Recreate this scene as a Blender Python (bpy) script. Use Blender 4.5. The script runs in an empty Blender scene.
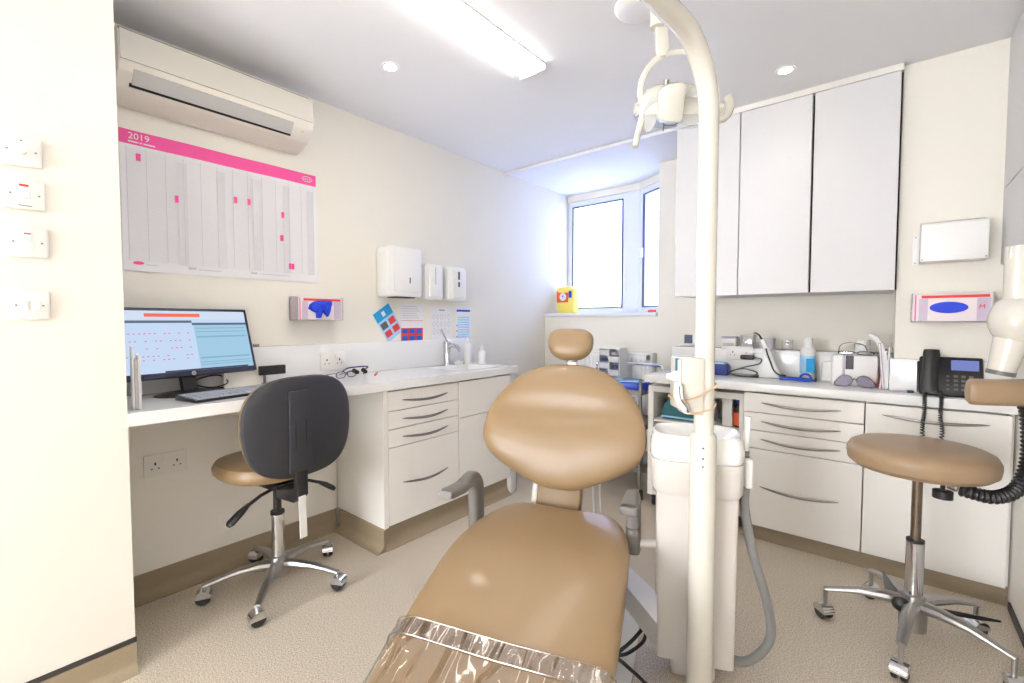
import bpy, bmesh, math, random
from mathutils import Matrix, Vector
random.seed(7)
PI = math.pi
C = bpy.context.scene.collection
SC = bpy.context.scene
R = math.radians
H = 1.18

# ------------------------------------------------------------------ materials
def srgb(r, g, b):
    f = lambda c: (c/255/12.92) if c/255 <= .04045 else ((c/255+.055)/1.055)**2.4
    return (f(r), f(g), f(b), 1)
def mat(name, col, rough=.5, metal=0, noise=0, nscale=40, bump=0, bscale=200, coat=0, emis=None, estr=0, spec=.5, alpha=None):
    m = bpy.data.materials.new(name); m.use_nodes = True
    nt = m.node_tree; b = nt.nodes['Principled BSDF']
    c = srgb(*col)
    b.inputs['Base Color'].default_value = c
    b.inputs['Roughness'].default_value = rough
    b.inputs['Metallic'].default_value = metal
    b.inputs['Specular IOR Level'].default_value = spec
    b.inputs['Coat Weight'].default_value = coat
    b.inputs['Coat Roughness'].default_value = .1
    tc = nt.nodes.new('ShaderNodeTexCoord')
    if noise:
        n = nt.nodes.new('ShaderNodeTexNoise'); n.inputs['Scale'].default_value = nscale; n.inputs['Detail'].default_value = 4
        r = nt.nodes.new('ShaderNodeMix'); r.data_type = 'RGBA'
        r.inputs[6].default_value = tuple(x*(1-noise) for x in c[:3])+(1,)
        r.inputs[7].default_value = tuple(min(1, x*(1+noise)) for x in c[:3])+(1,)
        nt.links.new(tc.outputs['Object'], n.inputs['Vector'])
        nt.links.new(n.outputs['Fac'], r.inputs[0]); nt.links.new(r.outputs[2], b.inputs['Base Color'])
    if bump:
        n2 = nt.nodes.new('ShaderNodeTexNoise'); n2.inputs['Scale'].default_value = bscale; n2.inputs['Detail'].default_value = 3
        bp = nt.nodes.new('ShaderNodeBump'); bp.inputs['Strength'].default_value = bump; bp.inputs['Distance'].default_value = .002
        nt.links.new(tc.outputs['Object'], n2.inputs['Vector'])
        nt.links.new(n2.outputs['Fac'], bp.inputs['Height']); nt.links.new(bp.outputs['Normal'], b.inputs['Normal'])
    if emis:
        b.inputs['Emission Color'].default_value = srgb(*emis); b.inputs['Emission Strength'].default_value = estr
    return m
M = {}
M['wall'] = mat('cream_paint', (241, 236, 225), .85, noise=.015, nscale=3, bump=.08, bscale=300)
M['ceil'] = mat('ceiling_paint', (242, 242, 245), .9, noise=.01, nscale=3)
M['lam'] = mat('white_laminate', (248, 244, 237), .4, noise=.01, nscale=5)
M['lamw'] = mat('white_satin_laminate', (226, 225, 226), .55, noise=.008, nscale=5)
M['panel'] = mat('white_wall_panel', (248, 244, 236), .4, noise=.01, nscale=5)
M['top'] = mat('white_worktop', (246, 245, 243), .18, noise=.01, nscale=60, coat=.3)
M['cove'] = mat('vinyl_skirting', (160, 144, 119), .6, noise=.16, nscale=260)
M['black_trim'] = mat('black_trim', (60, 56, 54), .5, noise=.05)
M['tan'] = mat('tan_vinyl', (147, 121, 87), .42, noise=.03, nscale=12, bump=.12, bscale=500, coat=.15)
M['tan2'] = mat('tan_vinyl_stool', (158, 132, 102), .42, noise=.03, nscale=12, bump=.12, bscale=500, coat=.15)
M['tandark'] = mat('tan_side_vinyl', (140, 116, 84), .5, noise=.03, nscale=12)
M['grey'] = mat('grey_plastic', (116, 112, 108), .42, noise=.03, nscale=30)
M['greyrub'] = mat('grey_hose', (134, 133, 131), .5, noise=.03, nscale=60)
M['ivory'] = mat('ivory_enamel', (222, 218, 207), .25, noise=.01, nscale=10, coat=.4)
M['unit'] = mat('off_white_plastic', (218, 212, 206), .4, noise=.015, nscale=12)
M['ceramic'] = mat('white_ceramic', (248, 247, 243), .06, noise=.005, nscale=10, coat=.8)
M['plastic'] = mat('white_plastic', (242, 241, 238), .35, noise=.01, nscale=20)
M['chrome'] = mat('chrome', (215, 215, 218), .08, metal=1, noise=.02, nscale=20)
M['alu'] = mat('polished_aluminium', (178, 176, 174), .33, metal=1, noise=.06, nscale=20)
M['steel'] = mat('brushed_steel', (150, 146, 142), .35, metal=1, noise=.06, nscale=50)
M['bronze'] = mat('worn_steel_tube', (120, 106, 90), .35, metal=.8, noise=.2, nscale=60)
M['black'] = mat('black_plastic', (34, 33, 34), .4, noise=.1, nscale=40)
M['blackfab'] = mat('black_shell_plastic', (46, 46, 52), .5, noise=.12, nscale=300, bump=.5, bscale=600)
M['gap'] = mat('dark_recess', (40, 38, 36), .8, noise=.05)
M['frame'] = mat('white_upvc', (236, 240, 248), .3, noise=.005)
M['gasket'] = mat('dark_gasket', (70, 80, 105), .5, noise=.02)
M['pink'] = mat('pink_print', (244, 84, 160), .6, noise=.03, nscale=8)
M['pinkpale'] = mat('pale_pink_print', (244, 170, 200), .6, noise=.03)
M['paper'] = mat('white_paper', (240, 238, 240), .7, noise=.012, nscale=4)
M['rule'] = mat('grey_print', (206, 203, 206), .7, noise=.02)
M['rule2'] = mat('faint_grey_print', (225, 222, 225), .7, noise=.02)
M['ink'] = mat('dark_print', (90, 88, 96), .7, noise=.02)
M['red'] = mat('red_print', (226, 60, 60), .6, noise=.03)
M['blue'] = mat('blue_print', (20, 92, 200), .6, noise=.03)
M['cyan'] = mat('cyan_print', (30, 160, 222), .6, noise=.03)
M['nitrile'] = mat('blue_nitrile', (18, 60, 214), .55, noise=.15, nscale=60, bump=.5, bscale=120)
M['lilac'] = mat('lilac_card', (205, 190, 208), .6, noise=.04)
M['card'] = mat('white_card', (240, 228, 230), .6, noise=.02)
M['yellow'] = mat('yellow_plastic', (250, 228, 110), .4, noise=.03)
M['orange'] = mat('orange_label', (240, 100, 60), .5, noise=.03)
M['navy'] = mat('navy_plastic', (34, 52, 130), .4, noise=.05)
M['cobalt'] = mat('cobalt_plastic', (20, 70, 190), .35, noise=.05)
M['bluewrap'] = mat('blue_wrap', (40, 130, 220), .5, noise=.15, nscale=20, bump=.4, bscale=40)
M['palewrap'] = mat('pale_blue_wrap', (170, 215, 245), .4, noise=.1, nscale=30)
M['teal'] = mat('teal_plastic', (50, 120, 135), .35, noise=.1, nscale=10)
M['brownglass'] = mat('brown_glass', (70, 50, 40), .2, noise=.1)
M['rubber'] = mat('rubber_band', (222, 188, 150), .6, noise=.05)
M['grape'] = mat('tinted_lens', (84, 66, 94), .2, noise=.05)
M['lav'] = mat('magazine_cover', (110, 84, 120), .4, noise=.3, nscale=30)
M['key'] = mat('grey_keys', (176, 180, 190), .5, noise=.04)
M['sock'] = mat('switch_plate', (242, 238, 232), .3, noise=.005)
M['bezel'] = mat('dark_bezel', (44, 48, 72), .35, noise=.04)
M['lenswhite'] = mat('lamp_reflector', (225, 228, 230), .12, metal=.5, noise=.02)
M['satin'] = mat('satin_grey_plastic', (200, 198, 196), .45, noise=.02)
M['cream'] = mat('cream_plastic', (238, 232, 220), .45, noise=.02)
M['outside'] = mat('outdoor_daylight_tint', (134, 149, 190), .9, noise=.1, nscale=9)  # dark blue tint puts dim, cool window daylight into the wall colour

def emission(name, col, s):
    m = bpy.data.materials.new(name); m.use_nodes = True; nt = m.node_tree
    nt.nodes.remove(nt.nodes['Principled BSDF'])
    e = nt.nodes.new('ShaderNodeEmission'); e.inputs[0].default_value = srgb(*col); e.inputs[1].default_value = s
    nt.links.new(e.outputs[0], nt.nodes['Material Output'].inputs[0]); return m
M['tube'] = emission('lit_diffuser', (255, 251, 244), 12)
M['tube_fill'] = emission('added_fill_diffuser', (255, 248, 236), 4)  # glow of the added batten behind the viewpoint
M['down'] = emission('lit_downlight', (255, 252, 246), 40)
M['scr'] = emission('screen_pale', (196, 214, 240), 1.0)
M['scr2'] = emission('screen_teal', (160, 200, 224), 1.0)
M['scr3'] = emission('screen_bar', (100, 112, 132), 1.0)
M['scr4'] = emission('screen_red', (244, 112, 96), 1.0)
M['scr5'] = emission('screen_toolbar', (206, 220, 238), 1.0)
M['scr6'] = emission('screen_mark', (214, 120, 150), 1.0)
M['scr7'] = emission('screen_line', (120, 160, 186), 1.0)
M['lcd'] = emission('phone_screen', (140, 152, 222), .75)
def clear(name, tint, gl, rough=.02, bump=0, bscale=12, dist=.01, ior=1.45):
    m = bpy.data.materials.new(name); m.use_nodes = True; nt = m.node_tree
    nt.nodes.remove(nt.nodes['Principled BSDF'])
    t = nt.nodes.new('ShaderNodeBsdfTransparent'); t.inputs[0].default_value = tint
    g = nt.nodes.new('ShaderNodeBsdfGlossy'); g.inputs['Roughness'].default_value = rough
    f = nt.nodes.new('ShaderNodeLayerWeight'); f.inputs['Blend'].default_value = .5
    pw = nt.nodes.new('ShaderNodeMath'); pw.operation = 'POWER'; pw.inputs[1].default_value = 4.5
    mu = nt.nodes.new('ShaderNodeMath'); mu.operation = 'MULTIPLY_ADD'; mu.inputs[1].default_value = .9; mu.inputs[2].default_value = gl+.03; mu.use_clamp = True
    mx = nt.nodes.new('ShaderNodeMixShader')
    nt.links.new(f.outputs['Facing'], pw.inputs[0]); nt.links.new(pw.outputs[0], mu.inputs[0]); nt.links.new(mu.outputs[0], mx.inputs[0])
    nt.links.new(t.outputs[0], mx.inputs[1]); nt.links.new(g.outputs[0], mx.inputs[2])
    nt.links.new(mx.outputs[0], nt.nodes['Material Output'].inputs[0])
    if bump:
        tc = nt.nodes.new('ShaderNodeTexCoord')
        mp = nt.nodes.new('ShaderNodeMapping'); mp.inputs['Scale'].default_value = (2.0, .6, .6)
        n = nt.nodes.new('ShaderNodeTexNoise'); n.inputs['Scale'].default_value = bscale; n.inputs['Detail'].default_value = 1; n.inputs['Distortion'].default_value = .8
        b = nt.nodes.new('ShaderNodeBump'); b.inputs['Strength'].default_value = bump; b.inputs['Distance'].default_value = dist
        nt.links.new(tc.outputs['Object'], mp.inputs[0]); nt.links.new(mp.outputs[0], n.inputs['Vector'])
        nt.links.new(n.outputs['Fac'], b.inputs['Height'])
        nt.links.new(b.outputs['Normal'], g.inputs['Normal']); nt.links.new(b.outputs['Normal'], f.inputs['Normal'])
    return m
M['glass'] = clear('window_glass', (.97, .98, 1, 1), 0)
M['sleeve'] = clear('clear_plastic_sheet', (.98, .975, .97, 1), .12, .10, bump=1.0, bscale=7, dist=.06)
M['clearbox'] = clear('clear_acrylic', (.94, .93, .96, 1), .12, .1)
M['lens'] = clear('clear_lamp_shield', (.92, .94, .97, 1), .05, .05)

# floor: speckled vinyl
def floor_mat():
    m = bpy.data.materials.new('speckled_vinyl_floor'); m.use_nodes = True; nt = m.node_tree; b = nt.nodes['Principled BSDF']
    tc = nt.nodes.new('ShaderNodeTexCoord')
    n = nt.nodes.new('ShaderNodeTexNoise'); n.inputs['Scale'].default_value = 210; n.inputs['Detail'].default_value = 4; n.inputs['Roughness'].default_value = .7
    r = nt.nodes.new('ShaderNodeValToRGB')
    e = r.color_ramp.elements
    e[0].position = .36; e[0].color = srgb(152, 138, 120)
    e[1].position = .62; e[1].color = srgb(228, 217, 200)
    x = e.new(.5); x.color = srgb(200, 187, 168)
    nt.links.new(tc.outputs['Object'], n.inputs['Vector']); nt.links.new(n.outputs['Fac'], r.inputs[0]); nt.links.new(r.outputs[0], b.inputs['Base Color'])
    b.inputs['Roughness'].default_value = .42
    return m
M['floor'] = floor_mat()

# ------------------------------------------------------------------ object helpers
def tagit(o, label=None, cat=None, group=None, kind=None):
    if label: o['label'] = label
    if cat: o['category'] = cat
    if group: o['group'] = group
    if kind: o['kind'] = kind
    return o
def T(name, label, cat, loc=(0, 0, 0), rz=0, group=None):
    o = bpy.data.objects.new(name, None); C.objects.link(o)
    o.empty_display_size = .1
    o.location = loc; o.rotation_euler = (0, 0, rz)
    return tagit(o, label, cat, group)
def rootmat(o):
    while o.parent: o = o.parent
    return Matrix.Translation(o.location) @ Matrix.Rotation(o.rotation_euler.z, 4, 'Z')

class MB:
    def __init__(s): s.bm = bmesh.new(); s.m = Matrix.Identity(4)
    def at(s, m): s.m = m; return s
    def v(s, p): return s.bm.verts.new(s.m @ Vector(p))
    def box(s, x0, x1, y0, y1, z0, z1, bev=0, seg=2):
        if x0 > x1: x0, x1 = x1, x0
        if y0 > y1: y0, y1 = y1, y0
        if z0 > z1: z0, z1 = z1, z0
        vs = [s.v((x, y, z)) for x in (x0, x1) for y in (y0, y1) for z in (z0, z1)]
        fs = [s.bm.faces.new([vs[i] for i in q]) for q in ((0, 1, 3, 2), (4, 6, 7, 5), (0, 4, 5, 1), (2, 3, 7, 6), (0, 2, 6, 4), (1, 5, 7, 3))]
        if bev:
            es = list({e for f in fs for e in f.edges})
            bmesh.ops.bevel(s.bm, geom=es, offset=min(bev, .49*min(x1-x0, y1-y0, z1-z0)), segments=seg, profile=.5, affect='EDGES')
        return s
    def loft(s, rings, cap=True, closed=True):
        vr = [[s.v(p) for p in r] for r in rings]
        n = len(vr[0])
        for a, b in zip(vr, vr[1:]):
            for i in range(n if closed else n-1):
                j = (i+1) % n
                try: s.bm.faces.new((a[i], a[j], b[j], b[i]))
                except ValueError: pass
        if cap:
            for r in (vr[0][::-1], vr[-1]):
                try: s.bm.faces.new(r)
                except ValueError: pass
        return s
    def tube(s, pts, r, n=12, flat=None, cap=True, closed=False):
        pts = [Vector(p) for p in pts]
        if not hasattr(r, '__len__'): r = [r]*len(pts)
        rings = []; prev = None
        N = len(pts)
        for i, p in enumerate(pts):
            if closed: t = (pts[(i+1) % N]-pts[i-1])
            else: t = (pts[min(i+1, N-1)]-pts[max(i-1, 0)])
            t = t.normalized() if t.length > 1e-9 else Vector((0, 0, 1))
            if prev is None:
                a = Vector((0, 0, 1)) if abs(t.z) < .9 else Vector((1, 0, 0))
                if flat is not None: a = Vector(flat)
                u = t.cross(a).normalized()
            else:
                u = (prev - t*prev.dot(t))
                u = u.normalized() if u.length > 1e-6 else t.orthogonal().normalized()
            w = t.cross(u); prev = u
            rr = r[i]
            ru, rw = rr if hasattr(rr, '__len__') else (rr, rr)
            rings.append([p+u*ru*math.cos(2*PI*k/n)+w*rw*math.sin(2*PI*k/n) for k in range(n)])
        if closed: rings.append(rings[0])
        return s.loft(rings, cap=cap and not closed)
    def cyl(s, p0, p1, r0, r1=None, n=20):
        return s.tube([p0, p1], [r0, r0 if r1 is None else r1], n)
    def lathe(s, prof, c=(0, 0, 0), n=32, sx=1, sy=1, axis=None):
        q = Matrix.Identity(3)
        if axis is not None: q = Vector((0, 0, 1)).rotation_difference(Vector(axis)).to_matrix()
        rings = [[Vector(c)+q @ Vector((r*sx*math.cos(2*PI*k/n), r*sy*math.sin(2*PI*k/n), z)) for k in range(n)] for r, z in prof]
        return s.loft(rings)
    def prism(s, poly, d, o=(0, 0, 0), u=(1, 0, 0), v=(0, 0, 1), bev=0):
        """polygon (2D) in plane u,v extruded along d vector"""
        o = Vector(o); u = Vector(u); v = Vector(v); d = Vector(d)
        a = [s.v(o+u*x+v*y) for x, y in poly]; b = [s.v(o+u*x+v*y+d) for x, y in poly]
        n = len(poly); fs = []
        for i in range(n):
            j = (i+1) % n; fs.append(s.bm.faces.new((a[i], a[j], b[j], b[i])))
        fs.append(s.bm.faces.new(a[::-1])); fs.append(s.bm.faces.new(b))
        if bev: bmesh.ops.bevel(s.bm, geom=list({e for f in fs for e in f.edges}), offset=bev, segments=2, profile=.5, affect='EDGES')
        return s
    def ellip(s, c, rx, ry, rz, n=24, m=12, q=None):
        q = q or Matrix.Identity(3)
        rings = []
        for i in range(m+1):
            a = -PI/2+PI*i/m; rr = max(math.cos(a), .001)
            rings.append([Vector(c)+q @ Vector((rx*rr*math.cos(2*PI*k/n), ry*rr*math.sin(2*PI*k/n), rz*math.sin(a))) for k in range(n)])
        return s.loft(rings)
    def disc_pad(s, outline, t_front, t_back, p=2.6, bend=None, o=(0, 0, 0), u=(1, 0, 0), v=(0, 0, 1), w=(0, -1, 0), rings=9):
        """upholstered pad: outline [(a,b)], front towards w"""
        o = Vector(o); u = Vector(u).normalized(); v = Vector(v).normalized(); w = Vector(w).normalized()
        ca = sum(a for a, b in outline)/len(outline); cb = sum(b for a, b in outline)/len(outline)
        bend = bend or (lambda a, b: 0)
        R_ = []
        for sgn, T_ in ((1, t_front), (-1, t_back)):
            seq = []
            for k in range(rings+1):
                q = math.sin(k/rings*PI/2)
                q = max(q, .002)
                dep = sgn*T_*(max(0, 1-q**p))**(1/p)
                seq.append([o+u*(ca+(a-ca)*q)+v*(cb+(b-cb)*q)+w*(dep+bend(ca+(a-ca)*q, cb+(b-cb)*q)) for a, b in outline])
            R_.append(seq)
        allr = R_[0]+R_[1][::-1][1:]
        return s.loft(allr)
    def text(s, txt, size, mtx, ext=.0008, align='LEFT'):
        cu = bpy.data.curves.new('t', 'FONT'); cu.body = txt; cu.size = size; cu.extrude = ext/2; cu.align_x = align; cu.resolution_u = 3
        ob = bpy.data.objects.new('t', cu); C.objects.link(ob)
        me = bpy.data.meshes.new_from_object(ob.evaluated_get(bpy.context.evaluated_depsgraph_get()))
        me.transform(s.m @ mtx); s.bm.from_mesh(me)
        bpy.data.objects.remove(ob); bpy.data.curves.remove(cu); bpy.data.meshes.remove(me)
        return s
    def build(s, name, m, parent=None, label=None, world=False, smooth=35, kind=None):
        bmesh.ops.remove_doubles(s.bm, verts=s.bm.verts, dist=1e-6)
        bmesh.ops.recalc_face_normals(s.bm, faces=s.bm.faces)
        me = bpy.data.meshes.new(name)
        if world and parent is not None: s.bm.transform(rootmat(parent).inverted())
        s.bm.to_mesh(me); s.bm.free()
        o = bpy.data.objects.new(name, me); C.objects.link(o)
        me.materials.append(M[m] if isinstance(m, str) else m)
        if smooth:
            me.shade_smooth(); me.set_sharp_from_angle(angle=R(smooth))
        if parent is not None: o.parent = parent
        if label: o['label'] = label
        if kind: o['kind'] = kind
        return o
def single(o, label, cat, group=None): return tagit(o, label, cat, group)
def struct(name, mb, m, parent=None, smooth=0):
    return mb.build(name, m, parent, kind='structure', smooth=smooth, world=parent is not None)
def sup(n, rx, ry, e=3, x=0, y=0):
    out = []
    for k in range(n):
        a = 2*PI*k/n; c, s_ = math.cos(a), math.sin(a)
        out.append((x+rx*math.copysign(abs(c)**(2/e), c), y+ry*math.copysign(abs(s_)**(2/e), s_)))
    return out
def bez(p, n=12):
    """catmull-rom through points"""
    p = [Vector(q) for q in p]; out = []
    P_ = [2*p[0]-p[1]]+p+[2*p[-1]-p[-2]]
    for i in range(1, len(P_)-2):
        a, b, c, d = P_[i-1:i+3]
        for k in range(n):
            t = k/n
            out.append(.5*((2*b)+(c-a)*t+(2*a-5*b+4*c-d)*t*t+(3*b-a-3*c+d)*t**3))
    out.append(p[-1]); return out
# frames for things fixed on wall L (normal +X) and wall B (normal -Y)
def FL(x, y, z): return Matrix(((0, 0, 1, x), (1, 0, 0, y), (0, 1, 0, z), (0, 0, 0, 1)))
def FB(x, y, z): return Matrix(((1, 0, 0, x), (0, 0, -1, y), (0, 1, 0, z), (0, 0, 0, 1)))

XL, XR, ZC = -2.42, .415, 2.37
XN, YN = -1.95, .357
# ------------------------------------------------------------------ room shell
struct('floor', MB().box(-2.6, .6, -3.5, 4.0, -.06, 0), 'floor')
struct('ceiling', MB().box(-2.6, .6, -3.5, 4.0, ZC, ZC+.1), 'ceil')
struct('wall_left', MB().box(XL-.12, XL, YN, 4.0, 0, ZC), 'wall')
struct('wall_near_left', MB().box(XL-.12, XN, -3.4, YN, 0, ZC), 'wall')
struct('wall_right', MB().box(XR, XR+.12, -3.4, 2.86, 0, ZC), 'panel')
struct('wall_pier', MB().box(.025, .6, 2.86, 3.9, 0, ZC), 'wall')
struct('wall_alcove', MB().box(-1.15, .025, 3.32, 3.9, 0, ZC), 'wall')
struct('wall_rear', MB().box(-2.6, -2.08, -3.5, -3.4, 0, ZC).box(-.33, .6, -3.5, -3.4, 0, ZC).box(-2.08, -.33, -3.5, -3.4, 0, .06).box(-2.08, -.33, -3.5, -3.4, 2.1, ZC), 'wall')  # opening left for the added rear glazing
struct('wall_outside', MB().box(-6, 2.5, 5.2, 5.4, -3, 5.5), 'outside')
struct('wall_window', MB().box(XL, -1.15, 3.42, 3.95, 0, 1.215).box(-1.368, -1.15, 3.42, 3.95, 1.215, ZC), 'wall')
struct('wall_header', MB().box(XL, -1.66, 3.79, 3.95, 2.31, ZC).prism([(-1.70, 3.80), (-1.36, 3.592), (-1.36, 3.75), (-1.62, 3.95)], (0, 0, ZC-2.31), (0, 0, 2.31), (1, 0, 0), (0, 1, 0)), 'wall')
struct('trim_sill', MB().box(XL, -1.37, 3.395, 3.80, 1.215, 1.245, .006), 'frame')
# window panes
def window(name, L, m4, dark_left=True, split=False):
    w = bpy.data.objects.new(name, None); C.objects.link(w); w['kind'] = 'structure'
    h0, h1 = 1.245, 2.31; f = .05
    b = MB().at(m4)
    b.box(0, f, 0, .07, h0, h1, .006).box(L-f, L, 0, .07, h0, h1, .006).box(f-.002, L-f+.002, .001, .069, h1-f, h1, .006).box(f-.002, L-f+.002, .001, .069, h0, h0+f, .006)
    b.build('window_frame', 'frame', w, smooth=35, kind='structure')
    g = .010
    b = MB().at(m4)
    b.box(f, f+g, -.003, .013, h0+f, h1-f).box(L-f-g, L-f, -.003, .013, h0+f, h1-f).box(f, L-f, -.003, .013, h1-f-g, h1-f).box(f, L-f, -.003, .013, h0+f, h0+f+g)
    b.build('window_gasket', 'gasket', w, smooth=0, kind='structure')
    MB().at(m4).box(f+g, L-f-g, .006, .011, h0+f+g, h1-f-g).build('window_pane', 'glass', w, smooth=0, kind='structure')
    return w
window('window_1', .625, Matrix.Translation((-2.42, 3.80, 0)))
window('window_2', .42, Matrix.Translation((-1.69, 3.80, 0)) @ Matrix.Rotation(-R(31.3), 4, 'Z'))
struct('trim_mullion', MB().box(-1.80, -1.69, 3.797, 3.90, 1.245, 2.31, .004), 'frame')
fill_win = bpy.data.objects.new('window_fill_rear', None); C.objects.link(fill_win); fill_win['kind'] = 'structure'  # invented glazing behind the camera, lets in daylight to brighten the room
b = MB()
for xx in (-2.08, -1.23, -.38): b.box(xx, xx+.05, -3.49, -3.43, .06, 2.1, .004)
b.box(-2.03, -.38, -3.485, -3.435, .06, .11, .004).box(-2.03, -.38, -3.485, -3.435, 2.05, 2.1, .004).build('window_frame', 'frame', fill_win, kind='structure')
MB().box(-2.03, -.38, -3.465, -3.459, .11, 2.05).build('window_pane', 'glass', fill_win, smooth=0, kind='structure')
def portal(name, loc, rot, w, h):
    L = bpy.data.lights.new(name, 'AREA'); L.shape = 'RECTANGLE'; L.size = w; L.size_y = h; L.cycles.is_portal = True
    o = bpy.data.objects.new(name, L); C.objects.link(o); o.location = loc; o.rotation_euler = rot
portal('rear_fill_portal', (-1.205, -3.55, 1.08), (PI/2, 0, PI), 1.8, 2.1)  # guides sky sampling through the added rear opening
portal('bay_window_portal', (-1.85, 3.92, 1.78), (PI/2, 0, 0), 1.1, 1.1)
MB().at(Matrix.Translation((-1.69, 3.80, 0)) @ Matrix.Rotation(-R(31.3), 4, 'Z')).box(.035, .068, -.03, -.006, 1.72, 1.80, .004).build('window_handle', 'frame', bpy.data.objects['window_2'], kind='structure')
struct('trim_ceiling', MB().box(XL, -1.02, 2.85, 2.88, ZC-.022, ZC, .003), 'ceil')
# coved skirtings
def cove(name, o, along, L, out, h=.11, r=.07, m='cove'):
    """profile: straight up h then quarter cove onto floor, out = direction away from wall"""
    prof = [(0, 0), (0, h), (.012, h)]
    for k in range(7):
        a = PI/2*k/6
        prof.append((.012+r*(1-math.cos(a)), .003+r*(1-math.sin(a))))
    prof.append((.012+r, 0))
    b = MB(); b.prism(prof, Vector(along)*L, o, out, (0, 0, 1))
    return struct(name, b, m, smooth=0)
cove('baseboard_left', (XL, YN, 0), (0, 1, 0), .995, (1, 0, 0), .112, .05)
struct('trim_wall_panel', MB().box(XL, -2.404, YN, 1.352, .112, .825), 'panel')
cove('baseboard_window', (XL+.02, 3.42, 0), (1, 0, 0), 1.24, (0, -1, 0), .1, .05)
cove('baseboard_side', (XL, 2.46, 0), (0, 1, 0), .94, (1, 0, 0), .1, .05)
struct('baseboard_near_left', MB().box(XN, XN+.006, -3.4, YN+.003, .092, .107), 'black_trim')
cove('baseboard_near_cove', (XN, -3.4, 0), (0, 1, 0), 3.757, (1, 0, 0), .092, .035)
struct('baseboard_right', MB().box(XR-.008, XR, -3.4, 2.70, 0, .03), 'black_trim')

# ------------------------------------------------------------------ bow handles
def handle(p0, p1, out, parent, rr=.0045):
    p0 = Vector(p0); p1 = Vector(p1); out = Vector(out); pts = []
    n = 16
    for k in range(n+1):
        t = k/n; pts.append(p0.lerp(p1, t)+out*(.004+.026*math.sin(PI*t))+Vector((0, 0, -.010*math.sin(PI*t))))
    rad = [(rr*.55, rr*(.35+1.3*math.sin(PI*k/n)**.5)) for k in range(n+1)]
    b = MB().tube(pts, rad, 8, flat=(0, 0, 1))
    return b.build('handle', 'steel', parent, world=True)

# ------------------------------------------------------------------ left run
XF = -1.96
wt = T('worktop', 'long white worktop with upstand and basin running along the wall under the wall planner', 'worktop', (-2.19, 1.4, .825))
b = MB()
sx0, sx1, sy0, sy1 = -2.33, -2.04, 1.95, 2.34
b.box(XL, sx0, YN, 2.435, .825, .87).box(sx1, -1.945, YN, 2.435, .825, .87)
b.box(sx0, sx1, YN, sy0, .825, .87).box(sx0, sx1, sy1, 2.435, .825, .87)
b.build('counter_slab', 'top', wt, world=True, smooth=0)
MB().box(XL, XL+.022, YN, 2.47, .87, 1.05, .004).build('upstand', 'top', wt, world=True)
b = MB()
ring = lambda x0, x1, y0, y1, z: [(x0, y0, z), (x1, y0, z), (x1, y1, z), (x0, y1, z)]
b.loft([ring(sx0, sx1, sy0, sy1, .868), ring(sx0+.02, sx1-.02, sy0+.02, sy1-.02, .80), ring(sx0+.05, sx1-.05, sy0+.05, sy1-.05, .76)], cap=False)
b.bm.faces.new([b.v(p) for p in ring(sx0+.05, sx1-.05, sy0+.05, sy1-.05, .76)])
b.build('basin', 'top', wt, world=True)
# cabinets
cab = T('drawer_cabinet', 'white four-drawer cabinet under the worktop, right of the knee space', 'cabinet', (-2.19, 1.62, 0))
b = MB(); b.box(XL+.005, XF-.001, 1.362, 1.389, .112, .825); b.box(XL+.005, XF-.022, 1.86, 1.888, .112, .825)
b.box(XL+.005, XF-.022, 1.392, 1.86, .112, .13).box(XL+.005, XL+.02, 1.392, 1.86, .13, .825)
b.build('carcass', 'lam', cab, world=True, smooth=0)
zs = [(.715, .815), (.62, .711), (.525, .616), (.118, .521)]
hz = [.765, .667, .572, .328]
for (z0, z1), hh in zip(zs, hz):
    d = MB().box(XF-.02, XF, 1.392, 1.886, z0, z1, .0015, 1).build('drawer', 'lam', cab, world=True, smooth=0)
    handle((XF, 1.478, hh), (XF, 1.795, hh), (1, 0, 0), d)
cab = T('sink_cabinet', 'white handleless cabinet below the basin at the far end of the left worktop', 'cabinet', (-2.19, 2.15, 0))
b = MB(); b.box(XL+.005, XF-.022, 1.892, 1.91, .112, .825); b.box(XL+.005, XF-.022, 1.91, 2.37, .112, .13)
b.box(XL+.005, XL+.02, 1.91, 2.37, .13, .825)
b.build('carcass', 'lam', cab, world=True, smooth=0)
MB().box(XL+.005, XF, 2.372, 2.43, 0, .823, .002).build('end_panel', 'lamw', cab, world=True)
MB().box(XF-.02, XF, 1.892, 2.368, .60, .815, .0015, 1).build('fascia', 'lam', cab, world=True, smooth=0)
MB().box(XF-.02, XF, 1.892, 2.368, .118, .596, .0015, 1).build('door', 'lam', cab, world=True, smooth=0)
cove('baseboard_cabinet_left', (XF-.045, 1.362, 0), (0, 1, 0), 1.01, (1, 0, 0), .112, .05)
cove('baseboard_cabinet_side', (XL+.05, 1.362, 0), (1, 0, 0), .42, (0, -1, 0), .112, .04)

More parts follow.
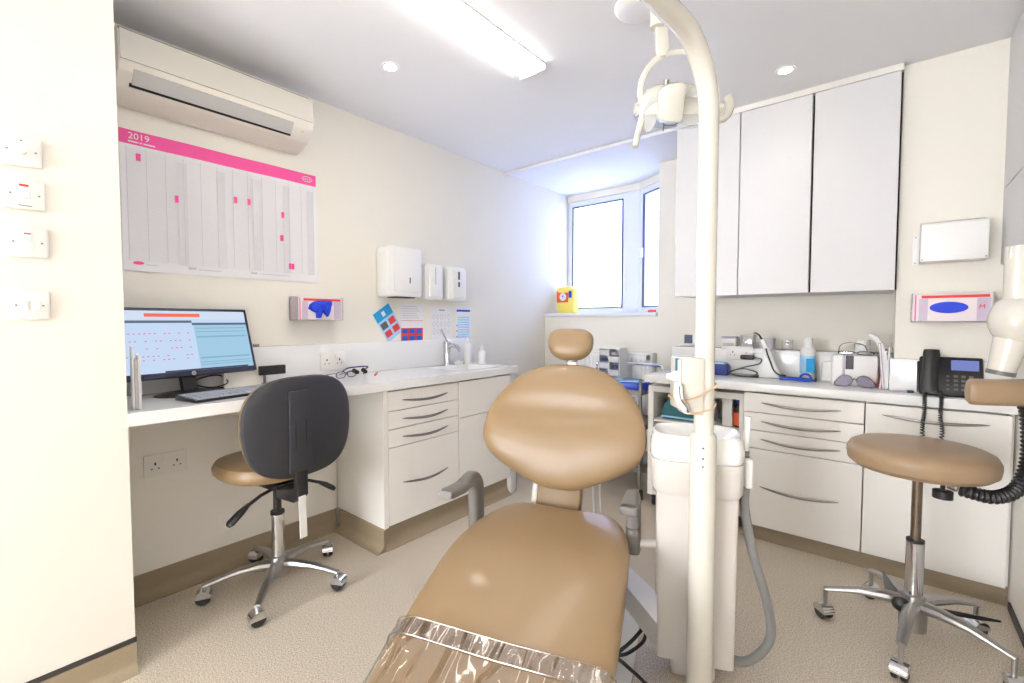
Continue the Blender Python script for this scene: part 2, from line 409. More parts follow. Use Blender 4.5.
# ------------------------------------------------------------------ right run
YF = 2.72
wt = T('worktop', 'white worktop beneath the wall cupboards on the right, carrying steriliser, bottle and phone', 'worktop', (-.35, 2.9, .80))
b = MB(); b.prism([(-1.16, 2.70), (XR-.001, 2.70), (XR-.001, 2.858), (.023, 2.858), (.023, 3.318), (-1.16, 3.318)], (0, 0, .045), (0, 0, .80), (1, 0, 0), (0, 1, 0), bev=.004)
b.build('counter_slab', 'top', wt, world=True)
b = MB(); b.box(-1.148, .023, 3.14, 3.318, .8455, 1.0, .004)
b.build('boxed_upstand', 'top', wt, world=True)
MB().box(.010, XR-.002, 2.835, 2.86, .845, 1.0, .003).build('upstand', 'top', wt, world=True)
cab = T('drawer_cabinet', 'white four-drawer cabinet beneath the right worktop, behind the grey suction hose', 'cabinet', (-.34, 2.95, 0))
b = MB(); b.box(-.60, -.582, YF+.022, 3.3, .075, .80).box(-.095, -.077, YF+.022, 3.3, .075, .80).box(-.582, -.095, YF+.022, 3.3, .075, .093).box(-.582, -.095, 3.28, 3.3, .093, .80)
b.build('carcass', 'lam', cab, world=True, smooth=0)
for (z0, z1), hh in zip([(.689, .79), (.592, .685), (.494, .588), (.072, .49)], [.742, .642, .546, .29]):
    d = MB().box(-.598, -.077, YF, YF+.02, z0, z1, .0015, 1).build('drawer', 'lam', cab, world=True, smooth=0)
    handle((-.512, YF, hh), (-.165, YF, hh), (0, -1, 0), d)
cab = T('larder_cabinet', 'wide single-front white cabinet beneath the phone end of the right worktop', 'cabinet', (.17, 2.79, 0))
b = MB(); b.box(-.073, -.058, YF+.022, 2.855, .075, .80).box(XR-.02, XR-.004, YF+.022, 2.855, .075, .80).box(-.058, XR-.02, YF+.022, 2.855, .075, .093).box(-.058, XR-.02, 2.84, 2.855, .093, .80)
b.build('carcass', 'lam', cab, world=True, smooth=0)
d = MB().box(-.072, .402, YF, YF+.02, .072, .79, .0015, 1).build('door', 'lam', cab, world=True, smooth=0)
handle((-.012, YF, .744), (.337, YF, .744), (0, -1, 0), d)
cove('baseboard_cabinet_right', (-.60, YF+.06, 0), (1, 0, 0), 1.03, (0, -1, 0), .074, .05)
# wall cupboards
wc = T('wall_cupboard', 'run of three tall handleless white wall cupboards above the right worktop', 'cupboard', (-.5, 3.0, 1.324))
b = MB(); b.box(-1.02, .012, 2.84, 3.318, 1.330, 2.335)
b.build('carcass', 'lamw', wc, world=True, smooth=0)
for x0, x1 in ((-1.02, -.667), (-.662, -.327), (-.317, .0175)):
    MB().box(x0, x1, 2.815, 2.838, 1.324, 2.335, .0015, 1).build('door', 'lamw', wc, world=True, smooth=0)
MB().box(-1.02, .026, 2.82, 2.84, 2.34, ZC).build('filler', 'lam', wc, world=True, smooth=0)
MB().box(-.3265, -.3175, 2.836, 2.84, 1.326, 2.333).build('shadow_gap', 'gap', wc, world=True, smooth=0)
MB().box(.018, .0245, 2.836, 2.842, 1.326, 2.333).build('shadow_gap', 'gap', wc, world=True, smooth=0)
# right hand tall cupboard on the side wall
wc = T('side_cupboard', 'white high cupboard on the right side wall, cut by the edge of the photo', 'cupboard', (.4, 2.6, 1.42))
MB().box(.365, XR, 2.1, 2.858, 1.742, 2.36, .002).build('upper_door', 'lamw', wc, world=True, smooth=0)
MB().box(.365, XR, 2.1, 2.858, 1.42, 1.737, .002).build('lower_door', 'lamw', wc, world=True, smooth=0)

# ------------------------------------------------------------------ air conditioner
ac = T('air_conditioner', 'long white split air conditioner high on the left wall above the planner', 'air conditioner', (-2.32, .79, 2.06))
prof = [(XL, 2.29), (XL+.16, 2.285), (XL+.185, 2.26), (XL+.195, 2.17), (XL+.185, 2.12), (XL+.13, 2.07), (XL+.05, 2.045), (XL, 2.04)]
MB().prism([(x, z) for x, z in prof], (0, .75, 0), (0, .415, 0), (1, 0, 0), (0, 0, 1), bev=.008).build('casing', 'cream', ac, world=True)
MB().prism([(XL+.15, 2.283), (XL+.185, 2.262), (XL+.194, 2.155), (XL+.200, 2.155), (XL+.191, 2.266), (XL+.152, 2.289)], (0, .735, 0), (0, .422, 0), (1, 0, 0), (0, 0, 1)).build('front_panel', 'ivory', ac, world=True)
def acb(t0, t1, y0, y1, off):
    a = Vector((XL+.187, 0, 2.135)); c = Vector((XL+.135, 0, 2.075)); d = (c-a).normalized(); n = Vector((-d.z, 0, d.x)); n = n if n.x > 0 else -n
    L = (c-a).length
    q = [a+d*L*t0+n*off, a+d*L*t1+n*off, a+d*L*t1-n*.012, a+d*L*t0-n*.012]
    return MB().prism([(v.x, v.z) for v in q], (0, y1-y0, 0), (0, y0, 0), (1, 0, 0), (0, 0, 1))
acb(.10, .92, .455, 1.07, .003).build('outlet_slot', 'gap', ac, world=True, smooth=0)
acb(.02, .76, .462, 1.066, .010).build('air_flap', 'satin', ac, world=True, smooth=0)
acb(.30, .42, 1.112, 1.122, .006).build('receiver_window', 'black', ac, world=True, smooth=0)

# ------------------------------------------------------------------ year planner
cal = T('wall_planner', 'large 2019 year planner poster with a pink header and small pink stickers', 'poster', (XL, .855, 1.385))
y0, y1, z0, z1 = .445, 1.268, 1.385, 1.96
def sheet(y0, y1, z0, z1, th, lift=.0, nx=24, nz=8, amp=.004):
    b = MB(); rows = []
    def dx(y, z): return amp*(math.sin((y-.445)*17+z*5)+1)*.5*(1 if amp else 0)
    for side in (0, 1):
        g = [[b.v((XL+.0012+lift+dx(y0+(y1-y0)*i/nx, z0+(z1-z0)*j/nz)+(th if side else 0), y0+(y1-y0)*i/nx, z0+(z1-z0)*j/nz)) for i in range(nx+1)] for j in range(nz+1)]
        rows.append(g)
        for j in range(nz):
            for i in range(nx): b.bm.faces.new((g[j][i], g[j][i+1], g[j+1][i+1], g[j+1][i]))
    a, c = rows
    for i in range(nx):
        for j in (0, nz): b.bm.faces.new((a[j][i], a[j][i+1], c[j][i+1], c[j][i]))
    for j in range(nz):
        for i in (0, nx): b.bm.faces.new((a[j][i], a[j+1][i], c[j+1][i], c[j][i]))
    return b
sheet(y0, y1, z0, z1-.058, .0008).build('planner_sheet', 'paper', cal, world=True)
sheet(y0, y1, z1-.0578, z1, .0008).build('pink_header', 'pink', cal, world=True)
px = XL+.0065
b = MB()
for k in range(0, 60):
    zz = z0+.045+k*(z1-.07-z0-.045)/60
    b.box(px-.0002, px+.0001, y0+.02, y1-.02, zz, zz+.0011)
b.build('ruled_lines', 'rule2', cal, world=True, smooth=0)
b = MB()
for k in range(0, 13):
    yy = y0+.02+k*(y1-y0-.04)/12
    b.box(px, px+.0003, yy, yy+.0015, z0+.045, z1-.07)
b.build('month_lines', 'rule', cal, world=True, smooth=0)
b = MB()
for yy in (.64, .79, .945, 1.09, 1.215):
    b.box(px-.0008, px-.0002, yy, yy+.034, z0+.04, z1-.09)
b.build('shaded_columns', 'rule2', cal, world=True, smooth=0)
b = MB().text('2019', .036, FL(px, y0+.028, z1-.036)); 
for ya, yb in ((.028, .062), (.066, .074), (.078, .118)): b.box(px, px+.0006, y0+ya, y0+yb, z1-.050, z1-.0445)
b.build('header_lettering', 'paper', cal, world=True, smooth=0)
b = MB(); b.tube([Vector((px+.0005, y1-.05+.026*math.cos(a*PI/12), z1-.029+.013*math.sin(a*PI/12))) for a in range(24)], .0016, 5, closed=True)

for k in range(4): b.box(px, px+.0006, y1-.068+k*.010, y1-.0655+k*.010, z1-.034, z1-.024)
b.build('header_badge', 'paper', cal, world=True, smooth=0)
b = MB().prism(sup(20, .019, .007, 2.2), (.0006, 0, 0), (px, y0+.05, z0+.034), (0, 1, 0), (0, 0, 1)); b.build('pink_badge', 'pink', cal, world=True)
b = MB()
for yy, w in ((.67, .03), (.93, .028)): b.box(px, px+.0004, yy, yy+w, z0+.022, z0+.032)
b.box(px, px+.0003, .52, .56, z0+.027, z0+.030).box(px, px+.0003, .71, .80, z0+.022, z0+.025).box(px, px+.0003, .97, 1.12, z0+.024, z0+.027)
b.build('footer_print', 'rule', cal, world=True, smooth=0)

for ya, yb, zz in ((.497, .513, 1.854), (.627, .641, 1.709), (.861, .875, 1.752), (.920, .934, 1.754), (1.080, 1.094, 1.720), (1.072, 1.088, 1.602), (1.113, 1.126, 1.462), (1.1275, 1.141, 1.462)):
    MB().box(px+.0002, px+.0009, ya, yb, zz-.015, zz+.015).build('sticker', 'pink', cal, world=True, smooth=0)

# ------------------------------------------------------------------ switches on the near wall
def plate(name, label, z, y0=.096, w=.0855, h=.086, kind='rocker', cat='switch'):
    t = T(name, label, cat, (XN, y0+w/2, z), 0, None)
    MB().box(XN, XN+.011, y0, y0+w, z-h/2, z+h/2, .005, 3).build('plate', 'sock', t, world=True)
    b = MB()
    for yy in (y0+.014, y0+w-.014): b.cyl((XN+.009, yy, z), (XN+.0118, yy, z), .0028, n=10)
    b.build('fixing_screws', 'steel', t, world=True)
    x = XN+.011; yc = y0+w/2
    if kind == 'dial':
        MB().lathe([(.011, 0), (.0105, .013), (.009, .015)], (x, yc, z), 20, axis=(1, 0, 0)).build('dimmer_knob', 'plastic', t, world=True)
        MB().box(x, x+.0006, yc-.002, yc+.002, z+.027, z+.031).build('mark', 'ink', t, world=True, smooth=0)
    elif kind == 'isolator':
        MB().box(x-.001, x+.004, yc-.011, yc+.011, z-.012, z+.010, .002).build('rocker', 'plastic', t, world=True)
        MB().box(x, x+.0012, yc-.011, yc+.008, z+.023, z+.029).build('indicator', 'red', t, world=True, smooth=0)
        MB().box(x, x+.0005, yc-.014, yc+.014, z-.033, z-.031).build('mark', 'ink', t, world=True, smooth=0)
    elif kind == 'spur':
        r = MB().box(x-.001, x+.005, yc-.010, yc+.008, z+.004, z+.028, .002).build('rocker', 'plastic', t, world=True)
        MB().box(x+.004, x+.006, yc-.008, yc+.006, z+.0225, z+.0265).build('indicator', 'red', r, world=True, smooth=0)
        MB().box(x-.001, x+.0015, yc-.014, yc+.014, z-.026, z-.004, .001).build('fuse_holder', 'plastic', t, world=True)
    else:
        for d in (-.013, .013):
            MB().box(x-.001, x+.004, yc+d-.010, yc+d+.010, z-.013, z+.013, .002).build('rocker', 'plastic', t, world=True)
    return t
plate('dimmer_switch', 'white wall plate with a round dimmer knob, topmost of the four on the near wall', 1.668, kind='dial')
plate('isolator_switch', 'white isolator switch with a red mark above its rocker, just under the dimmer', 1.544, y0=.099, kind='isolator')
plate('fused_spur', 'white fused spur with red-tipped rocker, third plate down on the near wall', 1.407, y0=.101, kind='spur')
plate('light_switch', 'white two-gang light switch, lowest plate on the near wall', 1.224, y0=.101, w=.083, h=.083)

def socket(label, fr, w=.15, h=.098):
    """fr: frame matrix at lower-left of the plate"""
    t = T('double_socket', label, 'socket', fr.to_translation())
    MB().at(fr).box(0, w, 0, h, 0, .010, .004).build('plate', 'sock', t, world=True)
    b = MB().at(fr)
    for cx in (w*.25, w*.75):
        b.box(cx-.003, cx+.003, h*.52, h*.64, .0095, .0104).box(cx-.015, cx-.009, h*.34, h*.39, .0095, .0104).box(cx+.009, cx+.015, h*.34, h*.39, .0095, .0104)
    b.build('pin_holes', 'gap', t, world=True, smooth=0)
    for cx in (w*.40, w*.60):
        MB().at(fr).box(cx-.007, cx+.007, h*.66, h*.88, .009, .013, .002).build('rocker', 'plastic', t, world=True)
    return t
socket('white double socket on the upstand above the worktop, behind the glasses', FL(XL+.022, 1.262, .905), .15, .098)
socket('white double socket low in the knee space under the desk', FL(-2.404, .485, .515), .155, .095)
socket('white double socket on the right upstand, next to the curing lamp', FB(-.797, 3.14, .932), .155, .085)

# ------------------------------------------------------------------ dispensers on left wall
d = T('paper_towel_dispenser', 'large white paper towel dispenser on the left wall above the blue notices', 'dispenser', (-2.36, 1.76, 1.31))
b = MB(); b.prism([(1.645, 1.325), (1.895, 1.325), (1.905, 1.345), (1.905, 1.61), (1.89, 1.63), (1.66, 1.63), (1.64, 1.61), (1.64, 1.345)], (.115, 0, 0), (XL, 0, 0), (0, 1, 0), (0, 0, 1), bev=.012)
b.build('casing', 'plastic', d, world=True)
MB().box(XL+.115, XL+.121, 1.69, 1.89, 1.355, 1.62, .003).build('front_cover', 'plastic', d, world=True)
MB().box(XL+.119, XL+.1225, 1.800, 1.808, 1.41, 1.445, .001).build('level_slot', 'ink', d, world=True)
MB().box(XL+.03, XL+.11, 1.70, 1.85, 1.320, 1.3255).build('towel_slot', 'gap', d, world=True, smooth=0)
def soap(y0, y1, label, dark, z0=1.318, z1=1.55):
    d = T('soap_dispenser', label, 'dispenser', (XL+.05, (y0+y1)/2, z0), 0, 'soap dispensers on the left wall')
    MB().prism([(y0, z0+.01), (y0+.01, z0), (y1-.01, z0), (y1, z0+.01), (y1, z1-.015), (y1-.015, z1), (y0+.015, z1), (y0, z1-.015)], (.095, 0, 0), (XL, 0, 0), (0, 1, 0), (0, 0, 1), bev=.01).build('casing', 'plastic', d, world=True)
    f = MB().box(XL+.093, XL+.102, y0+.035, y1-.02, z0+.02, z1-.02, .003).build('push_bar', 'plastic', d, world=True)
    b = MB()
    if dark: b.box(XL+.101, XL+.104, (y0+y1)/2-.002, (y0+y1)/2+.014, z0+.095, z0+.13, .001).box(XL+.101, XL+.104, (y0+y1)/2-.002, (y0+y1)/2+.014, z0+.145, z0+.20, .001)
    else: b.box(XL+.101, XL+.104, (y0+y1)/2, (y0+y1)/2+.010, z0+.10, z0+.21, .001)
    b.build('level_window', 'ink' if dark else 'satin', d, world=True)
soap(1.945, 2.10, 'white soap dispenser next to the paper towel dispenser, narrow pale window', False)
soap(2.15, 2.32, 'white soap dispenser with two dark window slots, furthest on the left wall', True)

# notices
def notice(name, label, y0, y1, z0, z1, rot=0):
    t = T(name, label, 'notice', (XL, (y0+y1)/2, (z0+z1)/2))
    yc, zc = (y0+y1)/2, (z0+z1)/2
    fr = FL(XL+.0012, yc, zc) @ Matrix.Rotation(rot, 4, 'Z')
    return t, fr
t, fr = notice('blue_notice', 'blue and white leaflet taped askew on the left wall, with small photographs', 1.655, 1.795, 1.05, 1.28, R(33))
w, h = .135, .205
MB().at(fr).box(-w/2, w/2, -h/2, h/2, 0, .001).build('leaflet_sheet', 'palewrap', t, world=True, smooth=0)
MB().at(fr).box(-w/2, w/2, h/2-.065, h/2, .001, .0016).build('blue_heading', 'cyan', t, world=True, smooth=0)
MB().at(fr).box(-.012, .012, h/2-.05, h/2-.02, .0016, .0022).build('white_mark', 'paper', t, world=True, smooth=0)
for i, (a, b_) in enumerate(((-.058, -.02), (.008, -.02), (-.058, -.078), (.008, -.078))):
    MB().at(fr).box(a, a+.048, b_, b_+.042, .001, .0018).build('photo_print', 'ink' if i == 0 else 'red', t, world=True, smooth=0)
t, fr = notice('red_grid_notice', 'white notice with a red and blue picture grid in its lower half', 1.82, 2.0, 1.04, 1.29)
w, h = .185, .252
MB().at(fr).box(-w/2, w/2, -h/2, h/2, 0, .001).build('notice_sheet', 'paper', t, world=True, smooth=0)
MB().at(fr).box(-w/2+.004, w/2-.004, -h/2+.004, -h/2+.092, .001, .0016).build('red_panel', 'red', t, world=True, smooth=0)
b = MB().at(fr)
for i in range(3):
    for j in range(2): b.box(-.080+i*.058, -.038+i*.058, -.115+j*.046, -.086+j*.046, .0016, .0022)
b.build('blue_pictures', 'blue', t, world=True, smooth=0)
b = MB().at(fr); b.box(-w/2+.004, w/2-.004, .012, .015, .001, .0014); b.build('red_rule', 'red', t, world=True, smooth=0)
b = MB().at(fr)
for k in range(6): b.box(-.078, .06-.01*(k % 3), .03+k*.015, .034+k*.015, .001, .0013)
b.build('print_lines', 'rule', t, world=True, smooth=0)
t, fr = notice('hand_washing_notice', 'white notice with three rows of small hand washing drawings', 2.075, 2.255, 1.048, 1.272)
w, h = .185, .25
MB().at(fr).box(-w/2, w/2, -h/2-.012, h/2-.012, 0, .001).build('notice_sheet', 'paper', t, world=True, smooth=0)
b = MB().at(fr)
for j in range(3):
    for i in range(5): b.tube([Vector((-.068+i*.034+.010*math.cos(a*PI/4), .045-j*.05+(.016+.003*((i+j) % 3))*math.sin(a*PI/4), .0014)) for a in range(8)], .0015, 4, closed=True)
b.build('drawings', 'rule', t, world=True, smooth=0)
MB().at(fr).box(-.02, .03, .09, .095, .001, .0014).build('heading', 'ink', t, world=True, smooth=0)
t, fr = notice('blue_table_notice', 'pale notice headed by a dark blue bar, furthest along the left wall', 2.30, 2.465, 1.035, 1.283)
w, h = .165, .25
MB().at(fr).box(-w/2, w/2, -h/2, h/2, 0, .001).build('notice_sheet', 'paper', t, world=True, smooth=0)
MB().at(fr).box(-w/2+.012, w/2-.016, .085, .10, .001, .0016).build('blue_heading', 'blue', t, world=True, smooth=0)
b = MB().at(fr)
for k in range(9): b.box(-.062, .058, -.105+k*.018, -.096+k*.018, .001, .0014)
b.build('print_lines', 'palewrap', t, world=True, smooth=0)
for k, zz in enumerate((-.1, -.06, -.02)): MB().at(fr).box(-.072, -.064, zz, zz+.01, .001, .0015).build('bullet', 'navy', t, world=True, smooth=0)

# glove boxes
def glove_box(label, fr, w, h, dep, crumpled, letter=True):
    """frame origin: lower left corner at the wall, z = outwards"""
    t = T('glove_box', label, 'glove box', fr.to_translation())
    MB().at(fr).box(0, w, .004, h-.004, .003, dep-.004, .002).build('carton', 'card', t, world=True)
    b = MB().at(fr); b.box(-.004, 0, 0, h, 0, dep).box(w, w+.004, 0, h, 0, dep).box(0, w, 0, .004, .0, dep).box(0, w, .004, h, 0, .003)
    b.build('wall_holder', 'clearbox', t, world=True, smooth=0)
    z = dep-.004
    MB().at(fr).box(.03, w-.01, h-.022, h-.010, z, z+.0008).build('red_stripe', 'red', t, world=True, smooth=0)
    for xa, xb in ((.022, .052), (w-.048, w-.006)): MB().at(fr).box(xa, xb, .006, h-.024, z, z+.0006).build('grey_band', 'lilac', t, world=True, smooth=0)
    MB().at(fr).box(.008, .013, .006, h-.006, z, z+.0008).build('pink_edge', 'pink', t, world=True, smooth=0)
    if letter: MB().at(fr).text('M', .026, Matrix.Translation((w-.042, h*.45, z+.0012))).build('size_letter', 'red', t, world=True, smooth=0)
    b = MB().at(fr)
    for k in range(4): b.box(.027+k*.006, .031+k*.006, h*.47, h*.53, z+.0006, z+.0012)
    b.build('print_mark', 'pinkpale', t, world=True, smooth=0)
    if crumpled:
        b = MB().at(fr)
        o = [(.052, .062), (.060, .084), (.085, .100), (.120, .106), (.150, .103), (.178, .104), (.186, .090), (.180, .070), (.176, .048), (.166, .024), (.156, .018), (.140, .034), (.128, .050), (.122, .030), (.116, .012), (.094, .014), (.094, .040), (.074, .048)]
        o = [(a+.0, c) for a, c in o]
        b.disc_pad(o, .022, .002, 3, o=(0, 0, z), u=(1, 0, 0), v=(0, 1, 0), w=(0, 0, 1), rings=8,
                   bend=lambda a, c: .006*math.sin(a*260+c*90)*math.sin(c*170))
        b.build('glove', 'nitrile', t, world=True)
    else:
        MB().at(fr).prism(sup(32, .062, .025, 2, w*.50-.008, h*.50), (0, 0, .0016), (0, 0, z), (1, 0, 0), (0, 1, 0)).build('glove_opening', 'nitrile', t, world=True)
    return t
glove_box('wall mounted glove box with crumpled blue gloves spilling out, above the left worktop', FL(XL, 1.115, 1.18), .245, .125, .095, True, False)
glove_box('wall mounted glove box with smooth oval blue opening and letter M, right of the cupboards', FB(.082, 2.86, 1.173), .255, .128, .10, False)

# papers / cupboards on the pier
t = T('paper_dispenser', 'white metal folded-paper dispenser mounted on the pier above the glove box', 'dispenser', (.19, 2.81, 1.43))
MB().prism([(0, 0), (.115, 0), (.115, .165), (.0, .19)], (.213, 0, 0), (.102, 2.858, 1.440), (0, -1, 0), (0, 0, 1), bev=.004).build('casing', 'plastic', t, world=True)
MB().box(.078, .102, 2.855, 2.858, 1.437, 1.575, .001).build('mounting_flange', 'plastic', t, world=True)
b = MB()
for (xx, zz, yy) in ((.088, 1.447, 2.855), (.088, 1.565, 2.855), (.108, 1.449, 2.743), (.308, 1.449, 2.743)): b.cyl((xx, yy+.001, zz), (xx, yy-.0015, zz), .003, n=8)
b.build('screws', 'steel', t, world=True)

# ------------------------------------------------------------------ tap, bottles on left worktop
t = T('mixer_tap', 'chrome lever mixer tap at the basin on the left worktop', 'tap', (-2.365, 2.17, .87))
MB().lathe([(.026, 0), (.026, .006), (.022, .012), (.023, .10), (.026, .13), (.028, .16), (.020, .168)], (0, 0, 0)).build('tap_body', 'chrome', t)
MB().tube(bez([(0, 0, .12), (.05, 0, .14), (.10, 0, .13), (.13, 0, .105)]), [.014]*37, 12).build('spout', 'chrome', t)
MB().tube([(0, 0, .165), (.04, -.07, .215), (.06, -.105, .245)], [(.008, .005), (.007, .004), (.009, .004)], 10).build('lever', 'chrome', t)
def lotion(loc, label, h=.16, r=.03, pump=True):
    t = T('pump_bottle', label, 'bottle', loc)
    MB().lathe([(r*.96, 0), (r, .006), (r, h*.8), (r*.8, h*.9), (r*.45, h*.95), (r*.45, h)], (0, 0, 0)).build('bottle_body', 'plastic', t)
    MB().lathe([(r*.5, h), (r*.5, h+.018), (.005, h+.02), (.005, h+.042)], (0, 0, 0), 16).build('pump_cap', 'plastic', t)
    return t
lotion((-2.34, 2.345, .87), 'tall white pump bottle behind the basin at the far end of the left worktop')
t = lotion((-2.25, 2.40, .87), 'shorter white pump bottle at the far end of the left worktop', .10, .026)
t = T('soap_dish', 'small white dish beside the tap', 'dish', (-2.35, 2.265, .87))
MB().lathe([(.028, 0), (.034, .02), (.030, .020), (.026, .006)], n=24).build('dish_body', 'plastic', t)
MB().ellip((0, 0, .02), .022, .016, .012).build('soap', 'ceramic', t)

# ------------------------------------------------------------------ monitor and desk things
az = R(25)   # screen plane turned from the wall
mt = T('monitor', 'black widescreen computer monitor showing dental charting software on the desk', 'monitor', (-2.262, .638, .87), PI/2+R(9))
# local: x along screen (left->right seen from the room = +Y world), y = back, z up
W, Hh = .54, .298
zt0 = .078; tl = R(-17)
fm = Matrix.Translation((.0, 0, zt0)) @ Matrix.Rotation(tl, 4, 'X')
MB().at(fm).box(-W/2, W/2, 0, .022, 0, Hh, .004).build('bezel', 'bezel', mt)
MB().at(fm).box(-W/2+.06, W/2-.06, .022, .05, .04, Hh-.04, .012).build('back_shell', 'black', mt)
MB().at(fm).box(-.028, .028, .045, .075, -.085, .11, .004).build('stand_neck', 'black', mt)
b = MB(); b.lathe([(.001, 0), (.135, 0), (.135, .004), (.11, .010), (.03, .014), (.001, .014)], (0, .02, 0), 40, sx=1, sy=.75); b.build('stand_foot', 'black', mt)
sc = MB().at(fm).box(-W/2+.014, W/2-.014, -.0012, .001, .022, Hh-.014).build('screen', 'scr', mt, smooth=0)
sx0, sx1, sz0, sz1 = -W/2+.014, W/2-.014, .022, Hh-.014
def scr(name, m, *r, d=.0022):
    b = MB().at(fm)
    for (a, c, e, g) in r: b.box(sx0+(sx1-sx0)*a, sx0+(sx1-sx0)*c, -d, -.0012, sz0+(sz1-sz0)*e, sz0+(sz1-sz0)*g)
    return b.build(name, m, sc, smooth=0)
scr('toolbar', 'scr5', (0, 1, .86, 1))
scr('menu_bar', 'scr3', (.02, .55, .80, .84), (.55, 1, .76, .80))
scr('alert_banner', 'scr4', (.22, .62, .90, .955), d=.0034)
scr('notes_panel', 'scr2', (.56, 1, 0, .755))
scr('task_bar', 'bezel', (.30, .95, 0, .022), d=.0034)
b = MB().at(fm)
random.seed(3)
for j, zz in enumerate((.62, .50, .38, .26, .20)):
    for i in range(14):
        if random.random() < .7: 
            a = .06+i*.034
            b.box(sx0+(sx1-sx0)*a, sx0+(sx1-sx0)*(a+.014), -.0032, -.0022, sz0+(sz1-sz0)*zz, sz0+(sz1-sz0)*(zz+.014))
b.build('chart_marks', 'scr6', sc, smooth=0, kind='stuff')
b = MB().at(fm)
for zz in (.70, .64, .56, .545, .20, .185, .12, .08): b.box(sx0+(sx1-sx0)*.57, sx0+(sx1-sx0)*.98, -.0032, -.0022, sz0+(sz1-sz0)*zz, sz0+(sz1-sz0)*(zz+.008))
b.build('text_rows', 'scr7', sc, smooth=0)
b = MB().at(fm).prism(sup(24, .0085, .0085, 2, 0, .0105), (0, -.0015, 0), (0, 0, 0), (1, 0, 0), (0, 0, 1))
bd = b.build('maker_badge', 'satin', mt)
b = MB().at(fm).text('hp', .011, Matrix.Translation((-.0055, -.0022, .008)) @ Matrix.Rotation(PI/2, 4, 'X')); b.build('badge_letters', 'bezel', bd, smooth=0)

kb = T('keyboard', 'slim grey and black computer keyboard lying in front of the monitor', 'keyboard', (-2.10, .765, .871), PI/2+R(10))
MB().prism([(-.075, 0), (.075, 0), (.075, .018), (-.075, .010)], (.44, 0, 0), (-.22, 0, 0), (0, 1, 0), (0, 0, 1), bev=.003).build('keyboard_case', 'black', kb)
b = MB()
for j in range(5):
    for i in range(15 if j else 1):
        zz = .0112+(j*.0275+.0137)/.15*.008+.0
        xa = -.212+i*.0283; xb = xa+.0245
        if j == 0:
            for xa, xb in ((-.212, -.13), (-.127, .06), (.063, .115), (.12, .21)): b.box(xa, xb, -.070, -.047, .0085, .0145)
        else: b.box(xa, xb, -.070+j*.0275, -.047+j*.0275, .010+j*.0014, .0158+j*.0015)
b.build('keys', 'key', kb, smooth=0, kind='stuff')

t = T('paper_tray', 'white upright card folder standing at the near left end of the desk', 'folder', (-2.045, .408, .87), math.atan2(.408, -2.045)+R(3))
MB().box(-.05, .05, -.004, .004, 0, .19, .002).build('folder_front', 'paper', t)
MB().box(-.05, .05, .014, .020, 0, .22, .002).build('folder_back', 'plastic', t)
MB().box(-.048, .045, .005, .013, .003, .175, .001).build('inserts', 'rule', t)
t = T('note_card', 'small cream card block leaning against the upstand behind the keyboard', 'card', (-2.345, .85, .87), PI/2)
MB().prism([(0, 0), (.035, 0), (.02, .105), (.0, .105)], (.16, 0, 0), (-.08, -.02, 0), (0, 1, 0), (0, 0, 1), bev=.002).build('card_block', 'cream', t)
t = T('card_reader', 'dark grey rectangular card reader on a thin stand behind the keyboard', 'card reader', (-2.31, .975, .87), PI/2)
MB().box(-.06, .06, -.012, .012, .048, .092, .003).build('reader_head', 'black', t)
MB().box(-.045, .045, -.02, .03, 0, .006, .001).box(-.04, -.03, -.002, .006, .005, .05).build('reader_stand', 'steel', t)
single(MB().tube(bez([(-2.34, .735, 1.0), (-2.375, .82, 1.03), (-2.385, .88, 1.0), (-2.385, .90, .92), (-2.385, .91, .874)]), .0028, 8).build('monitor_cable', 'black'), 'thin black cable looping from behind the monitor over the upstand', 'cable')
single(MB().tube(bez([(-2.33, .60, .95), (-2.33, .66, .90), (-2.30, .72, .885), (-2.31, .78, .90), (-2.36, .76, .93), (-2.36, .68, .92), (-2.33, .66, .88), (-2.34, .86, .876)]), .003, 8).build('power_cable', 'black'), 'tangled black power cable lying behind the monitor foot', 'cable')
t = T('pencil', 'pale wooden stick lying on the upstand ledge above the card reader', 'stick', (XL+.012, 1.03, 1.05))
MB().cyl((0, -.075, .005), (0, .11, .004), .004, n=8).build('stick_shaft', 'cream', t)
MB().cyl((0, -.1, .007), (0, -.075, .006), .007, n=8).build('stick_end', 'tan', t)
t = T('wooden_ruler', 'short flat brown stick lying on the upstand above the socket', 'stick', (XL+.012, 1.30, 1.05)); MB().box(-.006, .006, -.07, .08, 0, .004).build('stick_body', 'cream', t)
# loupes / spectacles by the socket
def specs(name, label, loc, rz, mfr, mlens, w=.13, cat='glasses', fold=True, h=.035):
    t = T(name, label, cat, loc, rz)
    for s in (-1, 1):
        o = [(s*w*.27+a, h*.55+c) for a, c in sup(20, w*.22, h*.48, 2.6)]
        MB().prism([(s*w*.27+(a-s*w*.27)*.95, h*.55+(c-h*.55)*.95) for a, c in o], (0, .0015, 0), (0, -.0008, 0), (1, 0, 0), (0, 0, 1)).build('lens', mlens, t)
        MB().tube([Vector((a, 0, c)) for a, c in o], .0022, 6, closed=True).build('rim', mfr, t)
        MB().tube([(s*w*.49, 0, h*.8), (s*w*.5, .012, h*.82), (s*w*.48, .07, h*.55), (s*w*.46, .125, h*.12)], [.0022, .0022, .002, .002], 6).build('temple', mfr, t)
    MB().tube(bez([(-w*.06, 0, h*.6), (0, -.003, h*.72), (w*.06, 0, h*.6)], 5), .002, 6).build('bridge', mfr, t)
    return t
specs('safety_glasses', 'black and clear safety glasses lying on the left worktop below the socket', (-2.26, 1.34, .87), PI/2+.2, 'black', 'clearbox', .14)
t = T('magnifying_loupes', 'small blue framed magnifying loupes beside the safety glasses', 'loupes', (-2.31, 1.44, .87), PI/2-.1)
